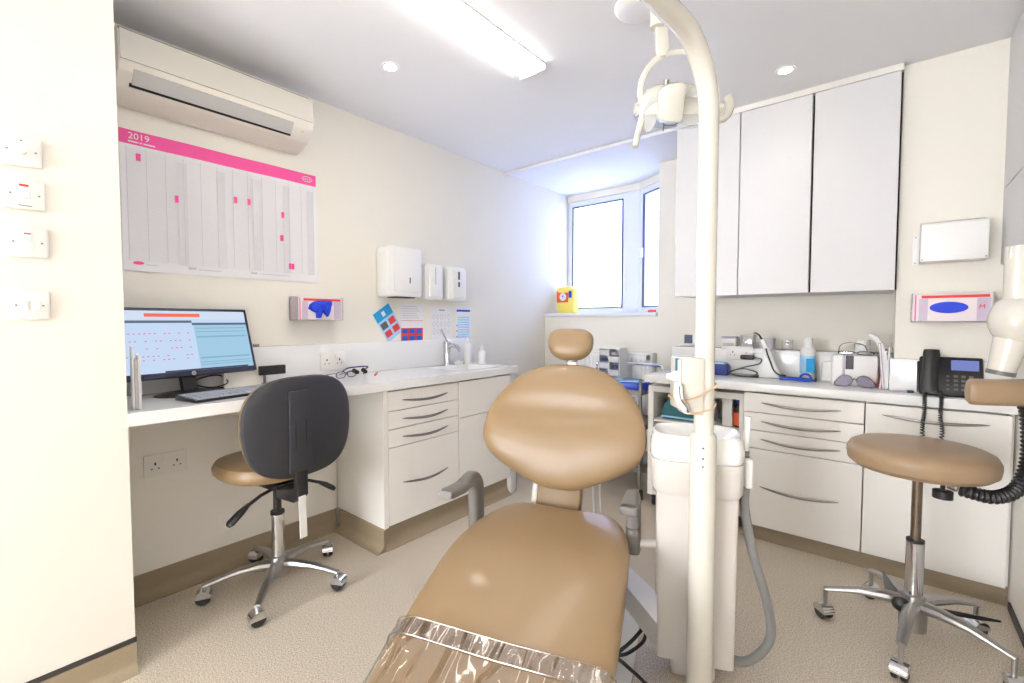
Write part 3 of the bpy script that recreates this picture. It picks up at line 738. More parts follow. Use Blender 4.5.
MB().tube(bez([(-.065, .06, .02), (-.06, 0, .045), (0, -.012, .05), (.06, 0, .045), (.065, .06, .02)], 6), .004, 8).build('loupe_frame', 'navy', t)
for s in (-1, 1): MB().cyl((s*.028, -.008, .03), (s*.024, -.045, .022), .013, .011, 14).build('barrel', 'black', t)
MB().cyl((-.05, .03, .004), (-.05, .03, .022), .003, n=8).cyl((.05, .03, .0), (.05, .03, .03), .003, n=8).build('nose_pad', 'black', t)
t = T('ballpoint_pen', 'dark red pen lying on the left worktop right of the glasses', 'pen', (-2.25, 1.53, .875), R(50))
MB().cyl((-.01, -.06, 0), (-.01, .04, 0), .005, n=10).build('pen_barrel', 'red', t)
MB().cyl((-.01, .04, 0), (-.01, .075, 0), .0055, .003, 10).build('pen_cap', 'black', t)
single(MB().box(-2.30, -2.25, 1.10, 1.16, .87, .90, .006).build('tissue_packet', 'palewrap'), 'small pale blue packet on the desk beside the card reader', 'packet')

# ------------------------------------------------------------------ sharps bin on the sill
t = T('sharps_bin', 'yellow sharps bin with orange and white label standing on the window sill', 'sharps bin', (-2.29, 3.60, 1.245))
MB().loft([[(a, c, z) for a, c in sup(28, rx, ry, 5)] for rx, ry, z in ((.085, .06, 0), (.088, .062, .01), (.095, .068, .19))]).build('bin_body', 'yellow', t)
MB().loft([[(a, c, z) for a, c in sup(28, rx, ry, 5)] for rx, ry, z in ((.098, .071, .188), (.098, .071, .215), (.08, .055, .235), (.05, .035, .245))]).build('bin_lid', 'yellow', t)
MB().prism([(-.075, .10), (.045, .10), (.05, .20), (-.08, .20)], (0, -.002, 0), (0, -.0675, 0), (1, 0, 0), (0, 0, 1)).build('orange_label', 'orange', t, smooth=0)
MB().prism(sup(24, .036, .036, 2, -.01, .15), (0, -.0015, 0), (0, -.0695, 0), (1, 0, 0), (0, 0, 1)).build('white_circle', 'paper', t)
MB().box(-.016, -.004, -.0725, -.071, .148, .162).build('blue_symbol', 'navy', t, smooth=0)
MB().box(.055, .082, -.0735, -.066, .14, .20).build('blue_label', 'cobalt', t, smooth=0)
t = T('sill_ornament', 'small red and white object on the right end of the window sill', 'ornament', (-1.42, 3.44, 1.245))
MB().box(-.028, .028, -.012, .012, 0, .018, .004).build('red_piece', 'red', t)
MB().box(-.05, -.032, -.012, .012, 0, .014, .003).build('white_piece', 'paper', t)

# ------------------------------------------------------------------ radiator
t = T('radiator', 'white panel radiator on the wall below the window, behind the trolley', 'radiator', (-1.75, 3.37, .35))
b = MB(); b.box(-2.15, -1.375, 3.345, 3.36, .36, .915, .004)
k = -2.13
while k < -1.40:
    b.prism([(0, 0), (.008, -.008), (.020, -.008), (.028, 0)], (0, 0, .50), (k, 3.3445, .385), (1, 0, 0), (0, 1, 0)); k += .038
b.build('fluted_panel', 'plastic', t, world=True)
MB().box(-1.374, -1.366, 3.33, 3.405, .36, .93, .001).box(-2.159, -2.151, 3.33, 3.405, .36, .93, .001).build('side_cover', 'plastic', t, world=True)
MB().box(-2.15, -1.375, 3.338, 3.405, .918, .934, .002).build('top_grille', 'plastic', t, world=True)
b = MB(); b.box(-2.02, -2.0, 3.36, 3.42, .4, .88).box(-1.55, -1.53, 3.36, 3.42, .4, .88); b.build('wall_bracket', 'plastic', t, world=True, smooth=0)
MB().ellip((-1.395, 3.315, .90), .014, .022, .022).build('vent_cap', 'grey', t, world=True)

# ------------------------------------------------------------------ steel trolley with packs
t = T('instrument_trolley', 'steel two-tier instrument trolley behind the dental chair, near the radiator', 'trolley', (-1.50, 2.98, 0))
X0, X1, Y0, Y1 = -1.78, -1.24, 2.83, 3.22
for x, y in ((X0, Y0), (X1, Y0), (X0, Y1), (X1, Y1)):
    l = MB().cyl((x, y, .075), (x, y, .80), .0115, n=12).build('leg', 'steel', t, world=True)
    MB().lathe([(.006, -.012), (.030, -.011), (.034, -.006), (.034, .006), (.030, .011), (.006, .012)], (x+.01, y, .034), 20, axis=(.9, .3, 0)).build('caster', 'black', l, world=True)
for z, nm in ((.70, 'top_tray'), (.46, 'middle_shelf'), (.19, 'bottom_shelf')):
    b = MB(); b.box(X0, X1, Y0, Y1, z, z+.006).box(X0, X1, Y0-.004, Y0, z-.012, z+.022).box(X0, X1, Y1, Y1+.004, z-.012, z+.022).box(X0-.004, X0, Y0, Y1, z-.012, z+.022).box(X1, X1+.004, Y0, Y1, z-.012, z+.022)
    b.build(nm, 'steel', t, world=True, smooth=0)
MB().tube(bez([(X0, Y1, .80), (X0+.01, Y1, .84), (X0+.06, Y1, .855), (X1-.06, Y1, .855), (X1-.01, Y1, .84), (X1, Y1, .80)], 6), .0115, 10).build('handle_rail', 'chrome', t, world=True)
def pack(label, loc, rz, sx, sy, sz, m, m2):
    t = T('sterile_pack', label, 'pack', loc, rz)
    MB().box(-sx/2, sx/2, -sy/2, sy/2, 0, sz, .012, 3).build('wrapped_bundle', m, t)
    MB().prism([(-sx/2, 0), (sx/2-.02, 0), (sx/2-.05, sy*.52), (-sx/2+.04, sy*.40)], (0, 0, .004), (0, -sy/2, sz+.0005), (1, 0, 0), (0, 1, 0)).build('folded_flap', m2, t)
pack('deep blue wrapped instrument pack at the front right of the trolley top', (-1.335, 2.95, .7065), .3, .19, .16, .06, 'cobalt', 'palewrap')
pack('light blue wrapped instrument pack at the back of the trolley top', (-1.46, 3.11, .7065), -.1, .24, .15, .045, 'bluewrap', 'palewrap')
pack('small blue instrument pack at the left of the trolley top', (-1.66, 2.95, .7065), .1, .18, .16, .04, 'bluewrap', 'cobalt')
single(MB().box(-1.40, -1.27, 2.86, 2.98, .1965, .27, .02, 3).build('blue_bag', 'palewrap'), 'pale blue plastic bag on the bottom shelf of the trolley', 'bag')
single(MB().box(-1.60, -1.32, 2.88, 3.06, .4665, .55, .01).build('storage_tub', 'satin'), 'light grey tub on the middle shelf of the trolley', 'tub')
t = T('drawer_tower', 'clear and white mini drawer tower on the back of the trolley beside the radiator', 'drawer tower', (-1.60, 3.14, .7065))
MB().box(-.085, .085, -.055, .07, 0, .012, .001).box(-.085, -.081, -.055, .07, .012, .262).box(.081, .085, -.055, .07, .012, .262).box(-.003, .003, -.055, .07, .012, .262).box(-.085, .085, -.055, .07, .262, .272, .001).build('tower_frame', 'plastic', t, smooth=0)
for i in range(2):
    for j in range(5):
        d = MB().box(-.079+i*.082, -.004+i*.082, -.058, .06, .016+j*.049, .060+j*.049, .002).build('mini_drawer', 'clearbox' if (i+j) % 2 else 'satin', t)
        MB().box(-.065+i*.082, -.03+i*.082, -.0585 if (i+j) % 2 == 0 else -.05, .05, .022+j*.049, .040+j*.049).build('contents', 'navy' if (i+j) % 3 == 0 else 'rule', d, smooth=0)

# ------------------------------------------------------------------ open mobile cart under the right worktop
t = T('mobile_cart', 'open-fronted white mobile cart parked under the left end of the right worktop', 'cart', (-.89, 3.0, 0))
x0, x1, ya, yb = -1.165, -.612, 2.78, 3.12
b = MB(); b.box(x0, x0+.035, ya, yb, .075, .77, .002).box(x1-.022, x1, ya, yb, .075, .77, .002).box(x0+.035, x1-.022, ya, yb, .735, .77).box(x0+.035, x1-.022, ya+.01, yb, .075, .10).box(x0+.035, x1-.022, yb-.012, yb, .10, .735)
b.build('cart_body', 'lam', t, world=True, smooth=0)
MB().box(x0+.036, x1-.023, ya+.012, yb-.013, .545, .56).build('shelf', 'lam', t, world=True, smooth=0)
for xx, yy in ((x0+.03, ya+.035), (x1-.03, ya+.035), (x0+.03, yb-.03), (x1-.03, yb-.03)):
    MB().lathe([(.006, -.014), (.028, -.013), (.033, -.006), (.033, .006), (.028, .013), (.006, .014)], (xx, yy, .034), 18, axis=(1, .4, 0)).box(xx-.012, xx+.012, yy-.012, yy+.012, .055, .0745).build('caster', 'black', t, world=True)
t = T('teal_lidded_box', 'round-backed teal plastic tub on the shelf of the open cart', 'box', (-1.0, 2.93, .561))
MB().prism([(-.10, 0), (.11, 0), (.11, .10), (.02, .135), (-.05, .13), (-.085, .09)], (0, .20, 0), (0, -.10, 0), (1, 0, 0), (0, 0, 1), bev=.01).build('tub_body', 'teal', t)
MB().box(-.098, .11, -.104, -.098, .012, .022).build('rim_line', 'palewrap', t)
single(MB().box(-.865, -.80, 2.86, 2.98, .561, .69, .003).build('white_carton', 'lamw'), 'plain white carton beside the teal tub on the cart shelf', 'carton')
single(MB().box(-.745, -.69, 2.86, 2.96, .561, .735, .003).build('tall_carton', 'plastic'), 'tall white carton beside the brown bottle on the cart shelf', 'carton')
t = T('brown_bottle', 'brown bottle with orange label and navy cap on the cart shelf', 'bottle', (-.658, 2.88, .561))
MB().lathe([(.027, 0), (.029, .005), (.029, .10), (.02, .125), (.013, .135), (.013, .142)]).build('bottle_body', 'brownglass', t)
MB().lathe([(.0295, .012), (.0302, .014), (.0302, .085), (.0295, .087)]).build('label_band', 'orange', t)
MB().lathe([(.016, .140), (.016, .164), (.012, .168)]).build('bottle_cap', 'navy', t)
single(MB().cyl((-.79, 2.86, .563), (-.86, 2.88, .70), .010, n=10).build('white_tube', 'plastic'), 'slim white tube leaning inside the open cart', 'tube')

# ------------------------------------------------------------------ things on right worktop
ZT = .845
t = T('thermostat', 'small grey wall controller beside the pole, above the boxed upstand', 'controller', (-1.09, 3.32, 1.045))
MB().box(-1.125, -1.035, 3.305, 3.32, 1.012, 1.082, .003).build('faceplate', 'plastic', t, world=True)
MB().box(-1.122, -1.066, 3.303, 3.306, 1.018, 1.078).build('display', 'gasket', t, world=True, smooth=0)
def carton(name, label, x0, x1, z0, z1, m1, m2, y=3.2, d=.07, grp=None):
    t = T(name, label, 'box', ((x0+x1)/2, y, z0), 0, grp)
    MB().box(x0, x1, y, y+d, z0, z1-.012, .002).build('box_body', m1, t, world=True)
    MB().box(x0-.002, x1+.002, y-.002, y+d+.002, z1-.012, z1, .002).build('lid', m2, t, world=True)
    MB().box(x0+.01, x1-.01, y-.0012, y, z0+.012, z0+.034).build('paper_label', 'rule', t, world=True, smooth=0)
carton('storage_box', 'small white lidded box on the upstand ledge, immediately right of the pole', -.845, -.76, 1.0, 1.075, 'plastic', 'lilac')
carton('storage_box', 'grey translucent lidded box on the upstand ledge, second right of the pole', -.73, -.655, 1.0, 1.088, 'clearbox', 'satin')
carton('storage_box', 'low white box with grey top on the upstand ledge behind the curing lamp', -.625, -.545, 1.0, 1.070, 'lilac', 'satin')
carton('storage_box', 'faint clear box on the upstand ledge, rightmost of the row', -.50, -.45, 1.0, 1.06, 'clearbox', 'clearbox')
t = T('instrument_stand', 'white shelf strip hanging in front of the ledge, below the low white box', 'shelf', (-.62, 3.12, .99))
MB().box(-.73, -.52, 3.07, 3.139, .985, .992).box(-.73, -.52, 3.068, 3.072, .985, 1.003).build('shelf_plate', 'plastic', t, world=True, smooth=0)
MB().box(-.63, -.53, 3.075, 3.135, .992, 1.012, .003).build('small_tray', 'paper', t, world=True)
t = T('curing_lamp', 'white pen-like curing lamp with black tip standing in its angled charger', 'curing lamp', (-.515, 3.02, ZT))
MB().prism([(-.075, 0), (.05, 0), (.055, .02), (.018, .05), (-.005, .11), (-.03, .15), (-.045, .10), (-.06, .03)], (0, .06, 0), (0, -.03, 0), (1, 0, 0), (0, 0, 1), bev=.008).build('charger_base', 'plastic', t)
MB().tube([(.03, -.035, .03), (.005, -.035, .09), (-.02, -.032, .15), (-.045, -.03, .21), (-.052, -.03, .225)], [.010, .014, .015, .012, .009], 14).build('handpiece', 'plastic', t)
MB().tube([(-.052, -.03, .222), (-.068, -.03, .25), (-.085, -.03, .262), (-.095, -.03, .262)], [.007, .005, .004, .004], 10).build('curing_tip', 'black', t)
MB().tube(bez([(-.028, -.050, .175), (-.018, -.054, .14), (-.003, -.052, .10), (.012, -.050, .055), (.035, -.048, .03), (.055, -.045, .018)]), .004, 8).build('black_strip', 'black', t)
MB().box(.045, .075, -.06, -.03, 0, .028, .004).build('plug_end', 'black', t)
t = T('power_adapter', 'black power adapter plugged into the right socket', 'adapter', (-.68, 3.125, .95))
MB().box(-.71, -.63, 3.10, 3.129, .938, .966, .009).build('adapter_block', 'black', t, world=True)
MB().tube(bez([(-.63, 3.11, .952), (-.59, 3.10, .945), (-.595, 3.06, .92), (-.66, 3.02, .90), (-.74, 3.0, .865), (-.70, 2.98, .851), (-.62, 3.0, .849), (-.60, 3.03, .870), (-.68, 3.06, .885), (-.75, 3.03, .862), (-.69, 2.97, .849), (-.585, 2.98, .849)]), .0035, 8).build('adapter_cable', 'black', t, world=True)
MB().box(-.61, -.58, 2.965, 2.995, .8455, .858, .003).build('adapter_plug', 'black', t, world=True)
t = T('navy_cotton_box', 'navy blue lidded tub on the right worktop just right of the pole', 'box', (-.79, 3.0, ZT))
MB().prism([(-.05, 0), (.045, 0), (.045, .05), (.03, .07), (-.05, .07)], (0, .09, 0), (0, -.04, 0), (1, 0, 0), (0, 0, 1), bev=.008).build('tub_body', 'navy', t)
MB().prism([(-.055, .069), (.028, .069), (.02, .078), (-.055, .078)], (0, .09, 0), (0, -.04, 0), (1, 0, 0), (0, 0, 1)).build('tub_lid', 'palewrap', t)
single(MB().ellip((-1.06, 2.90, ZT+.02), .012, .012, .02).build('blue_stub', 'cobalt'), 'tiny bright blue stub standing on the corner of the right worktop', 'stub')
t = T('wipes_bottle', 'white bottle with turquoise label and domed lid on the right worktop', 'bottle', (-.350, 3.09, ZT))
MB().lathe([(.036, 0), (.0385, .006), (.0385, .165), (.030, .178), (.028, .182)]).build('bottle_body', 'plastic', t)
MB().lathe([(.0388, .035), (.0392, .036), (.0392, .135), (.0388, .136)]).build('turquoise_label', 'palewrap', t)
MB().at(Matrix.Rotation(R(12), 4, 'Z')).prism([(-.012, .045), (.026, .045), (.026, .12), (-.012, .12)], (0, .01, 0), (0, -.0415, 0), (1, 0, 0), (0, 0, 1)).build('label_picture', 'cyan', t, smooth=0)
MB().lathe([(.024, .181), (.026, .185), (.022, .20), (.024, .225), (.018, .238), (.002, .241)]).build('domed_lid', 'plastic', t)
t = T('impression_syringe', 'bright blue plastic mixing gun lying in front of the wipes bottle', 'tool', (-.375, 2.92, ZT))
MB().tube([(-.085, .0, .012), (-.04, 0, .013), (.01, 0, .014), (.06, -.005, .013)], [(.012, .008), (.014, .009), (.016, .012), (.012, .010)], 12).build('tool_barrel', 'cobalt', t)
MB().tube([Vector((.036+.024*math.cos(a*PI/6), -.004, .026+.019*math.sin(a*PI/6))) for a in range(12)], .006, 8, closed=True).build('finger_ring', 'cobalt', t)
MB().cyl((.055, -.005, .013), (.085, -.008, .013), .007, n=10).build('tool_tip', 'navy', t)
t = T('cotton_roll_dispenser', 'small white and clear dispenser between the wipes bottle and the steriliser', 'dispenser', (-.245, 2.98, ZT))
MB().box(-.027, .027, -.025, .03, 0, .006).box(-.029, -.024, -.027, .03, 0, .105).box(.024, .029, -.027, .03, 0, .105).build('side_frame', 'satin', t, smooth=0)
MB().box(-.0235, .0235, -.02, .028, .03, .115, .004).build('dispenser_body', 'plastic', t)
MB().cyl((-.023, -.018, .018), (.023, -.018, .018), .012, n=14).build('roller', 'plastic', t)
st = T('bench_steriliser', 'white boxy bench unit with a wire handle and dark slot on the right worktop', 'steriliser', (-.130, 3.0, ZT))
MB().box(-.096, .098, -.09, .09, .0, .158, .012, 3).build('casing', 'plastic', st)
MB().box(-.035, -.002, -.0925, -.088, .085, .155, .001).build('dark_slot', 'ink', st, smooth=0)
MB().box(-.048, -.038, -.093, -.089, .02, .158, .001).build('slot_trim', 'lilac', st)
MB().tube(bez([(-.07, -.02, .155), (-.065, -.02, .20), (-.03, -.02, .218), (.03, -.02, .21), (.05, -.02, .18)]), .0025, 8).build('wire_handle', 'steel', st)
specs('reading_glasses', 'black-framed glasses resting on top of the bench unit', (-.125, 2.93, ZT+.158), 0, 'black', 'glass', .15, h=.018)
t = T('lidded_jar', 'white plastic jar with a screw lid on top of the bench unit', 'jar', (-.10, 3.02, ZT+.158))
MB().lathe([(.030, 0), (.034, .004), (.034, .045), (.028, .05)]).build('jar_body', 'plastic', t)
MB().lathe([(.031, .049), (.032, .052), (.032, .072), (.028, .076)]).build('jar_lid', 'ceramic', t)
t = T('sunglasses', 'purple tinted protective sunglasses leaning on the front of the bench unit', 'glasses', (-.125, 2.87, ZT))
for sg in (-1, 1):
    hh = .058
    ol = bez([(sg*a, 0, hh*c) for a, c in ((.007, .62), (.018, .90), (.040, 1.0), (.062, .80), (.078, .42), (.084, .10), (.060, .02), (.030, .06), (.014, .28), (.007, .62))], 3)[:-1]
    MB().prism([(v.x, v.z) for v in ol], (0, .002, 0), (0, -.001, 0), (1, 0, 0), (0, 0, 1)).build('tinted_lens', 'grape', t)
    MB().tube(ol, .0018, 6, closed=True).build('rim', 'black', t)
    MB().tube([(sg*.082, 0, hh*.3), (sg*.084, .012, hh*.35), (sg*.080, .08, hh*.2)], .002, 6).build('temple', 'black', t)
MB().tube(bez([(-.008, 0, .036), (0, -.003, .042), (.008, 0, .036)], 5), .0022, 6).build('bridge', 'black', t)
for i, (x, yy, m, label, h, lean) in enumerate(((-.030, 2.94, 'red', 'red spined booklet leaning beside the bench unit', .19, .02), (-.016, 2.93, 'lav', 'dark purple magazine in the upright stack by the pier', .225, -.02), (-.003, 2.95, 'teal', 'thin teal booklet at the right of the upright stack', .21, .005))):
    t = T('magazine', label, 'magazine', (x, yy, ZT), 0, 'upright magazines beside the bench unit')
    MB().prism([(0, 0), (.010, 0), (.010+lean, h), (lean, h)], (0, .13, 0), (0, -.075, 0), (1, 0, 0), (0, 0, 1)).build('cover', m, t, smooth=0)
    MB().prism([(.0015, .002), (.0085, .002), (.0085+lean, h-.002), (.0015+lean, h-.002)], (0, .003, 0), (0, -.0775, 0), (1, 0, 0), (0, 0, 1)).build('page_edges', 'paper', t, smooth=0)
t = T('curled_magazine', 'white magazine curling over to the left at the top of the upright stack', 'magazine', (-.022, 2.86, ZT))
pts = [(.012, 0), (.008, .08), (0, .15), (-.018, .215), (-.040, .250), (-.062, .265)]
MB().prism([(a, c) for a, c in pts]+[(a+.012+(.01 if i else .005), c+.005) for i, (a, c) in list(enumerate(pts))[::-1]], (0, .10, 0), (0, 0, 0), (1, 0, 0), (0, 0, 1)).build('curled_cover', 'paper', t)
t = T('purple_pen', 'small purple-capped pen lying flat on the right worktop by the phone', 'pen', (.055, 2.79, ZT+.006), R(20))
MB().cyl((-.035, 0, 0), (.02, 0, 0), .005, n=10).build('pen_barrel', 'lilac', t)
MB().cyl((.02, 0, 0), (.045, 0, 0), .006, n=10).build('pen_cap', 'ink', t)
# phone
ph = T('desk_phone', 'black desk phone with blue lit screen and handset on the right worktop', 'phone', (.25, 2.78, ZT))
q = Matrix.Translation((0, -.015, .004)) @ Matrix.Rotation(R(-22), 4, 'X')
MB().at(q).box(-.135, .072, -.012, .012, 0, .178, .008).build('phone_body', 'black', ph)
MB().prism([(-.0, 0), (.075, 0), (.07, .10)], (.17, 0, 0), (-.10, -.01, 0), (0, 1, 0), (0, 0, 1)).build('phone_stand', 'black', ph)
MB().at(q).box(-.030, .058, -.0135, -.011, .115, .162, .001).build('phone_screen', 'lcd', ph, smooth=0)
b = MB().at(q)
for j in range(4):
    for i in range(3): b.box(-.022+i*.024, -.008+i*.024, -.0145, -.011, .022+j*.02, .032+j*.02)
for j in range(4): b.box(-.045, -.036, -.0145, -.011, .022+j*.02, .030+j*.02)
b.build('keypad', 'grey', ph, smooth=0)
hs = MB().tube([(-.103, -.060, .02), (-.106, -.055, .05), (-.101, -.035, .12), (-.098, -.02, .185), (-.098, -.016, .205)], [(.029, .018), (.029, .020), (.026, .016), (.029, .02), (.026, .015)], 16, flat=(0, 1, 0)).build('handset', 'black', ph)
MB().at(q).box(-.143, -.134, -.02, .012, .01, .15, .003).build('cradle_edge', 'black', ph)
def coil(pts, r, wire, turns, n=10):
    path = bez(pts, 40); L = len(path); out = []
    N = turns*n
    for k in range(N+1):
        f = k/N*(L-1); i = min(int(f), L-2); p = path[i].lerp(path[i+1], f-i); t_ = (path[i+1]-path[i]).normalized()
        u = t_.cross(Vector((0, 1, .2))).normalized(); w = t_.cross(u); a = 2*PI*k/n
        out.append(p+u*r*math.cos(a)+w*r*math.sin(a))
    return MB().tube(out, wire, 5)
coil([(-.118, -.052, .025), (-.118, -.085, -.005), (-.119, -.09, -.08), (-.122, -.088, -.16), (-.10, -.088, -.33)], .006, .0028, 34, 8).build('coiled_cord', 'black', ph)
coil([(-.068, -.052, .025), (-.064, -.085, -.002), (-.066, -.09, -.08), (-.060, -.088, -.17), (-.10, -.088, -.33)], .006, .0028, 34, 8).build('coiled_cord', 'black', ph)
MB().tube(bez([(-.05, -.03, .006), (-.055, -.06, .006), (-.065, -.088, 0), (-.07, -.09, -.06)]), .003, 6).build('line_cord', 'black', ph)

# ------------------------------------------------------------------ seats on star bases
def star_base(t, ang, Rr=.28, hub=.105, legm='alu', wheel=True):
    MB().lathe([(.030, .045), (.040, .05), (.042, .10), (.034, hub+.03), (.028, hub+.035)], n=24).build('hub', legm, t)
    for k in range(5):
        a = ang+k*2*PI/5; c, s = math.cos(a), math.sin(a)
        pts = [(c*.02, s*.02, hub-.008), (c*.08, s*.08, hub), (c*.16, s*.16, hub-.004), (c*(Rr-.06), s*(Rr-.06), hub-.016), (c*Rr, s*Rr, hub-.030)]
        l = MB().tube(pts, [(.024, .024), (.023, .021), (.020, .014), (.016, .010), (.014, .008)], 10, flat=(0, 0, 1)).cyl((c*(Rr-.004), s*(Rr-.004), hub-.03), (c*(Rr-.004), s*(Rr-.004), .055), .008, n=10).build('leg', legm, t)
        w = a+R(35+50*(k % 3)); wx, wy = math.cos(w), math.sin(w)
        cx, cy = c*Rr, s*Rr
        cs = MB()
        for sgn in (-1, 1):
            cs.lathe([(.004, -.009), (.023, -.009), (.028, -.005), (.028, .005), (.023, .009), (.004, .009)], (cx+wx*.013*sgn, cy+wy*.013*sgn, .0285), 20, axis=(wx, wy, 0))
        cs.build('caster', 'black', l)
        hood = []
        for sgn in (-1, 1):
            hood.append([Vector((cx, cy, .03))+Vector((-wy, wx, 0))*(.031*math.cos(x))+Vector((wx, wy, 0))*(.0235*sgn)+Vector((0, 0, .031*math.sin(x))) for x in [PI*j/10 for j in range(11)]])
        MB().loft(hood).build('caster_hood', 'chrome', l)

# operator chair at the desk
oc = T('operator_chair', 'tan office chair with a black plastic back on a chrome five-star base at the desk', 'chair', (-2.075, .885, 0), math.atan2(-.11, -.995)-PI/2)
# local +y = facing direction
star_base(oc, R(-39)-oc.rotation_euler.z, .28)
MB().cyl((0, 0, .13), (0, 0, .33), .027, n=20).build('chrome_sleeve', 'chrome', oc)
MB().cyl((0, 0, .325), (0, 0, .475), .017, n=16).cyl((0, 0, .325), (0, 0, .338), .029, n=16).build('gas_column', 'black', oc)
MB().box(-.07, .07, -.10, .09, .462, .485, .006).box(-.035, .035, -.16, -.06, .435, .475, .006).build('mechanism', 'black', oc)
def seat_cushion(o, zt, th, rad_, nn=12):
    b = MB(); rings = []
    prof = [(.02, th*.05), (.5, th*.0), (.86, -.002), (.95, -th*.12), (1, -th*.42), (.99, -th*.7), (.93, -th*.93), (.8, -th), (.02, -th)]
    cy = 0
    for q_, dz in prof: rings.append([(a*q_, cc*q_, zt+dz) for a, cc in o])
    return b.loft(rings)
o = [(a, c_) for a, c_ in sup(40, .225, .215, 2.5, 0, .02)]
seat_cushion(o, .588, .070, 0).build('seat', 'tan', oc)
# backrest: faces +y, shell at the back (-y)
def back_bend(k): return lambda a, c: k*a*a
ob = sup(48, .238, .205, 2.9, 0, .0)
ob = [(a*(1-.10*(c+.19)/.38*0-.06*max(0, -c/.19)), c) for a, c in ob]
bk = Vector((-.004, -.225, .748))
MB().disc_pad(ob, .045, .001, 2.8, back_bend(.55), o=bk+Vector((0, .012, 0)), u=(1, 0, 0), v=(0, .03, 1), w=(0, 1, 0)).build('backrest', 'tan', oc)
sh = MB().disc_pad([(a*1.0, c*1.0) for a, c in ob], .006, .022, 5, back_bend(.55), o=bk+Vector((0, .004, 0)), u=(1, 0, 0), v=(0, .03, 1), w=(0, 1, 0)).build('back_shell', 'blackfab', oc)
b = MB(); b.prism([(-.085, -.175), (.014, -.175), (.006, .15), (-.076, .15)], (0, -.012, 0), bk+Vector((.0, -.016, 0)), (1, 0, 0), (0, .03, 1), bev=.004)
b.build('spine_cover', 'blackfab', sh)
b = MB()
for xx in (-.058, -.012): b.box(bk.x+xx-.002, bk.x+xx+.002, bk.y-.0305, bk.y-.027, bk.z-.15, bk.z+.03)
b.build('height_slots', 'gap', sh, smooth=0)
b = MB(); b.box(-.072, .0, bk.y-.0305, bk.y-.027, bk.z-.163, bk.z-.158, .001).build('adjustment_mark', 'black', sh)
MB().prism([(-.10, .435), (-.225, .44), (-.255, .47), (-.255, .62), (-.238, .62), (-.235, .50), (-.10, .475)], (.050, 0, 0), (-.062, 0, 0), (0, 1, 0), (0, 0, 1), bev=.004).build('back_bracket', 'black', oc)
MB().prism([(-.262, .30), (-.258, .30), (-.252, .47), (-.256, .47)], (.03, 0, 0), (-.055, 0, 0), (0, 1, 0), (0, 0, 1)).build('hanging_strap', 'plastic', oc, smooth=0)
for s_, ln in ((-1, 1), (1, .8)):
    l = MB().tube([(s_*.03, -.06, .468), (s_*.12*ln, -.09, .462), (s_*.18*ln, -.10, .440)], .007, 8).build('adjustment_lever', 'black', oc)
    MB().tube([(s_*.17*ln, -.098, .445), (s_*.21*ln, -.108, .425), (s_*.25*ln, -.115, .400), (s_*.26*ln, -.117, .393)], [(.009, .007), (.018, .012), (.019, .012), (.010, .008)], 12).build('lever_paddle', 'black', l)

# assistant stool, right foreground
stl = T('assistant_stool', 'round tan assistant stool with black bellows arm and tan arm pad, right foreground', 'stool', (.097, 2.205, 0))
star_base(stl, R(-26), .27, .148)
MB().lathe([(.025, .17), (.027, .172), (.027, .372), (.024, .375)], n=28).build('chrome_sleeve', 'chrome', stl)
MB().cyl((0, 0, .14), (0, 0, .172), .036, .034, 20).build('collar', 'black', stl)
MB().cyl((0, 0, .372), (0, 0, .382), .027, n=20).build('collar', 'black', stl)
MB().cyl((0, 0, .375), (0, 0, .645), .0155, n=18).build('gas_column', 'bronze', stl)
def round_seat(b, rr, z):
    return b.lathe([(.001, z+.004), (rr*.6, z+.002), (rr*.86, z-.002), (rr*.95, z-.012), (rr*.995, z-.030), (rr*.998, z-.036), (rr, z-.045), (rr*.98, z-.070), (rr*.90, z-.085), (.001, z-.085)], n=64)
round_seat(MB(), .212, .730).build('seat', 'tan2', stl)
MB().lathe([(.05, .617), (.15, .635), (.15, .6445), (.001, .6445)], n=32).build('seat_plate', 'black', stl)
MB().cyl((.06, -.10, .59), (.06, -.10, .643), .007, n=10).cyl((.06, -.10, .580), (.06, -.10, .605), .027, n=20).build('tension_knob', 'black', stl)
kn = MB().ellip((-.035, -.055, .150), .028, .018, .026).build('pedal_knob', 'black', stl)
MB().tube([(-.01, -.03, .13), (.08, .05, .12), (.20, .16, .085), (.25, .20, .075)], [(.006, .010), (.006, .010), (.005, .008), (.003, .004)], 8).build('foot_lever', 'black', stl)
MB().prism([(-.01, 0), (.02, 0), (.03, .05), (-.03, .09)], (.004, .004, 0), (-.07, .05, .11), (.7, -.7, 0), (0, 0, 1)).build('foot_paddle', 'grey', stl, smooth=0)
# bellows arm: from seat underside out, round and up to the pad
path = bez([(.07, -.12, .632), (.11, -.13, .625), (.18, -.10, .612), (.235, -.05, .635), (.262, -.015, .70), (.268, 0, .78), (.262, -.005, .87), (.255, -.01, .905)], 14)
MB().tube(path[:10], .012, 10).build('arm_bar', 'steel', stl)
dense = []; rr = []; acc = 0; nx = 0; sub = path[10:]
for i in range(len(sub)-1):
    seg = (sub[i+1]-sub[i]).length
    while nx <= acc+seg:
        dense.append(sub[i].lerp(sub[i+1], (nx-acc)/seg)); rr.append((.0155, .0205, .0225, .0205)[len(rr) % 4]); nx += .0036
    acc += seg
MB().tube(dense, rr, 16).build('bellows_cover', 'black', stl)
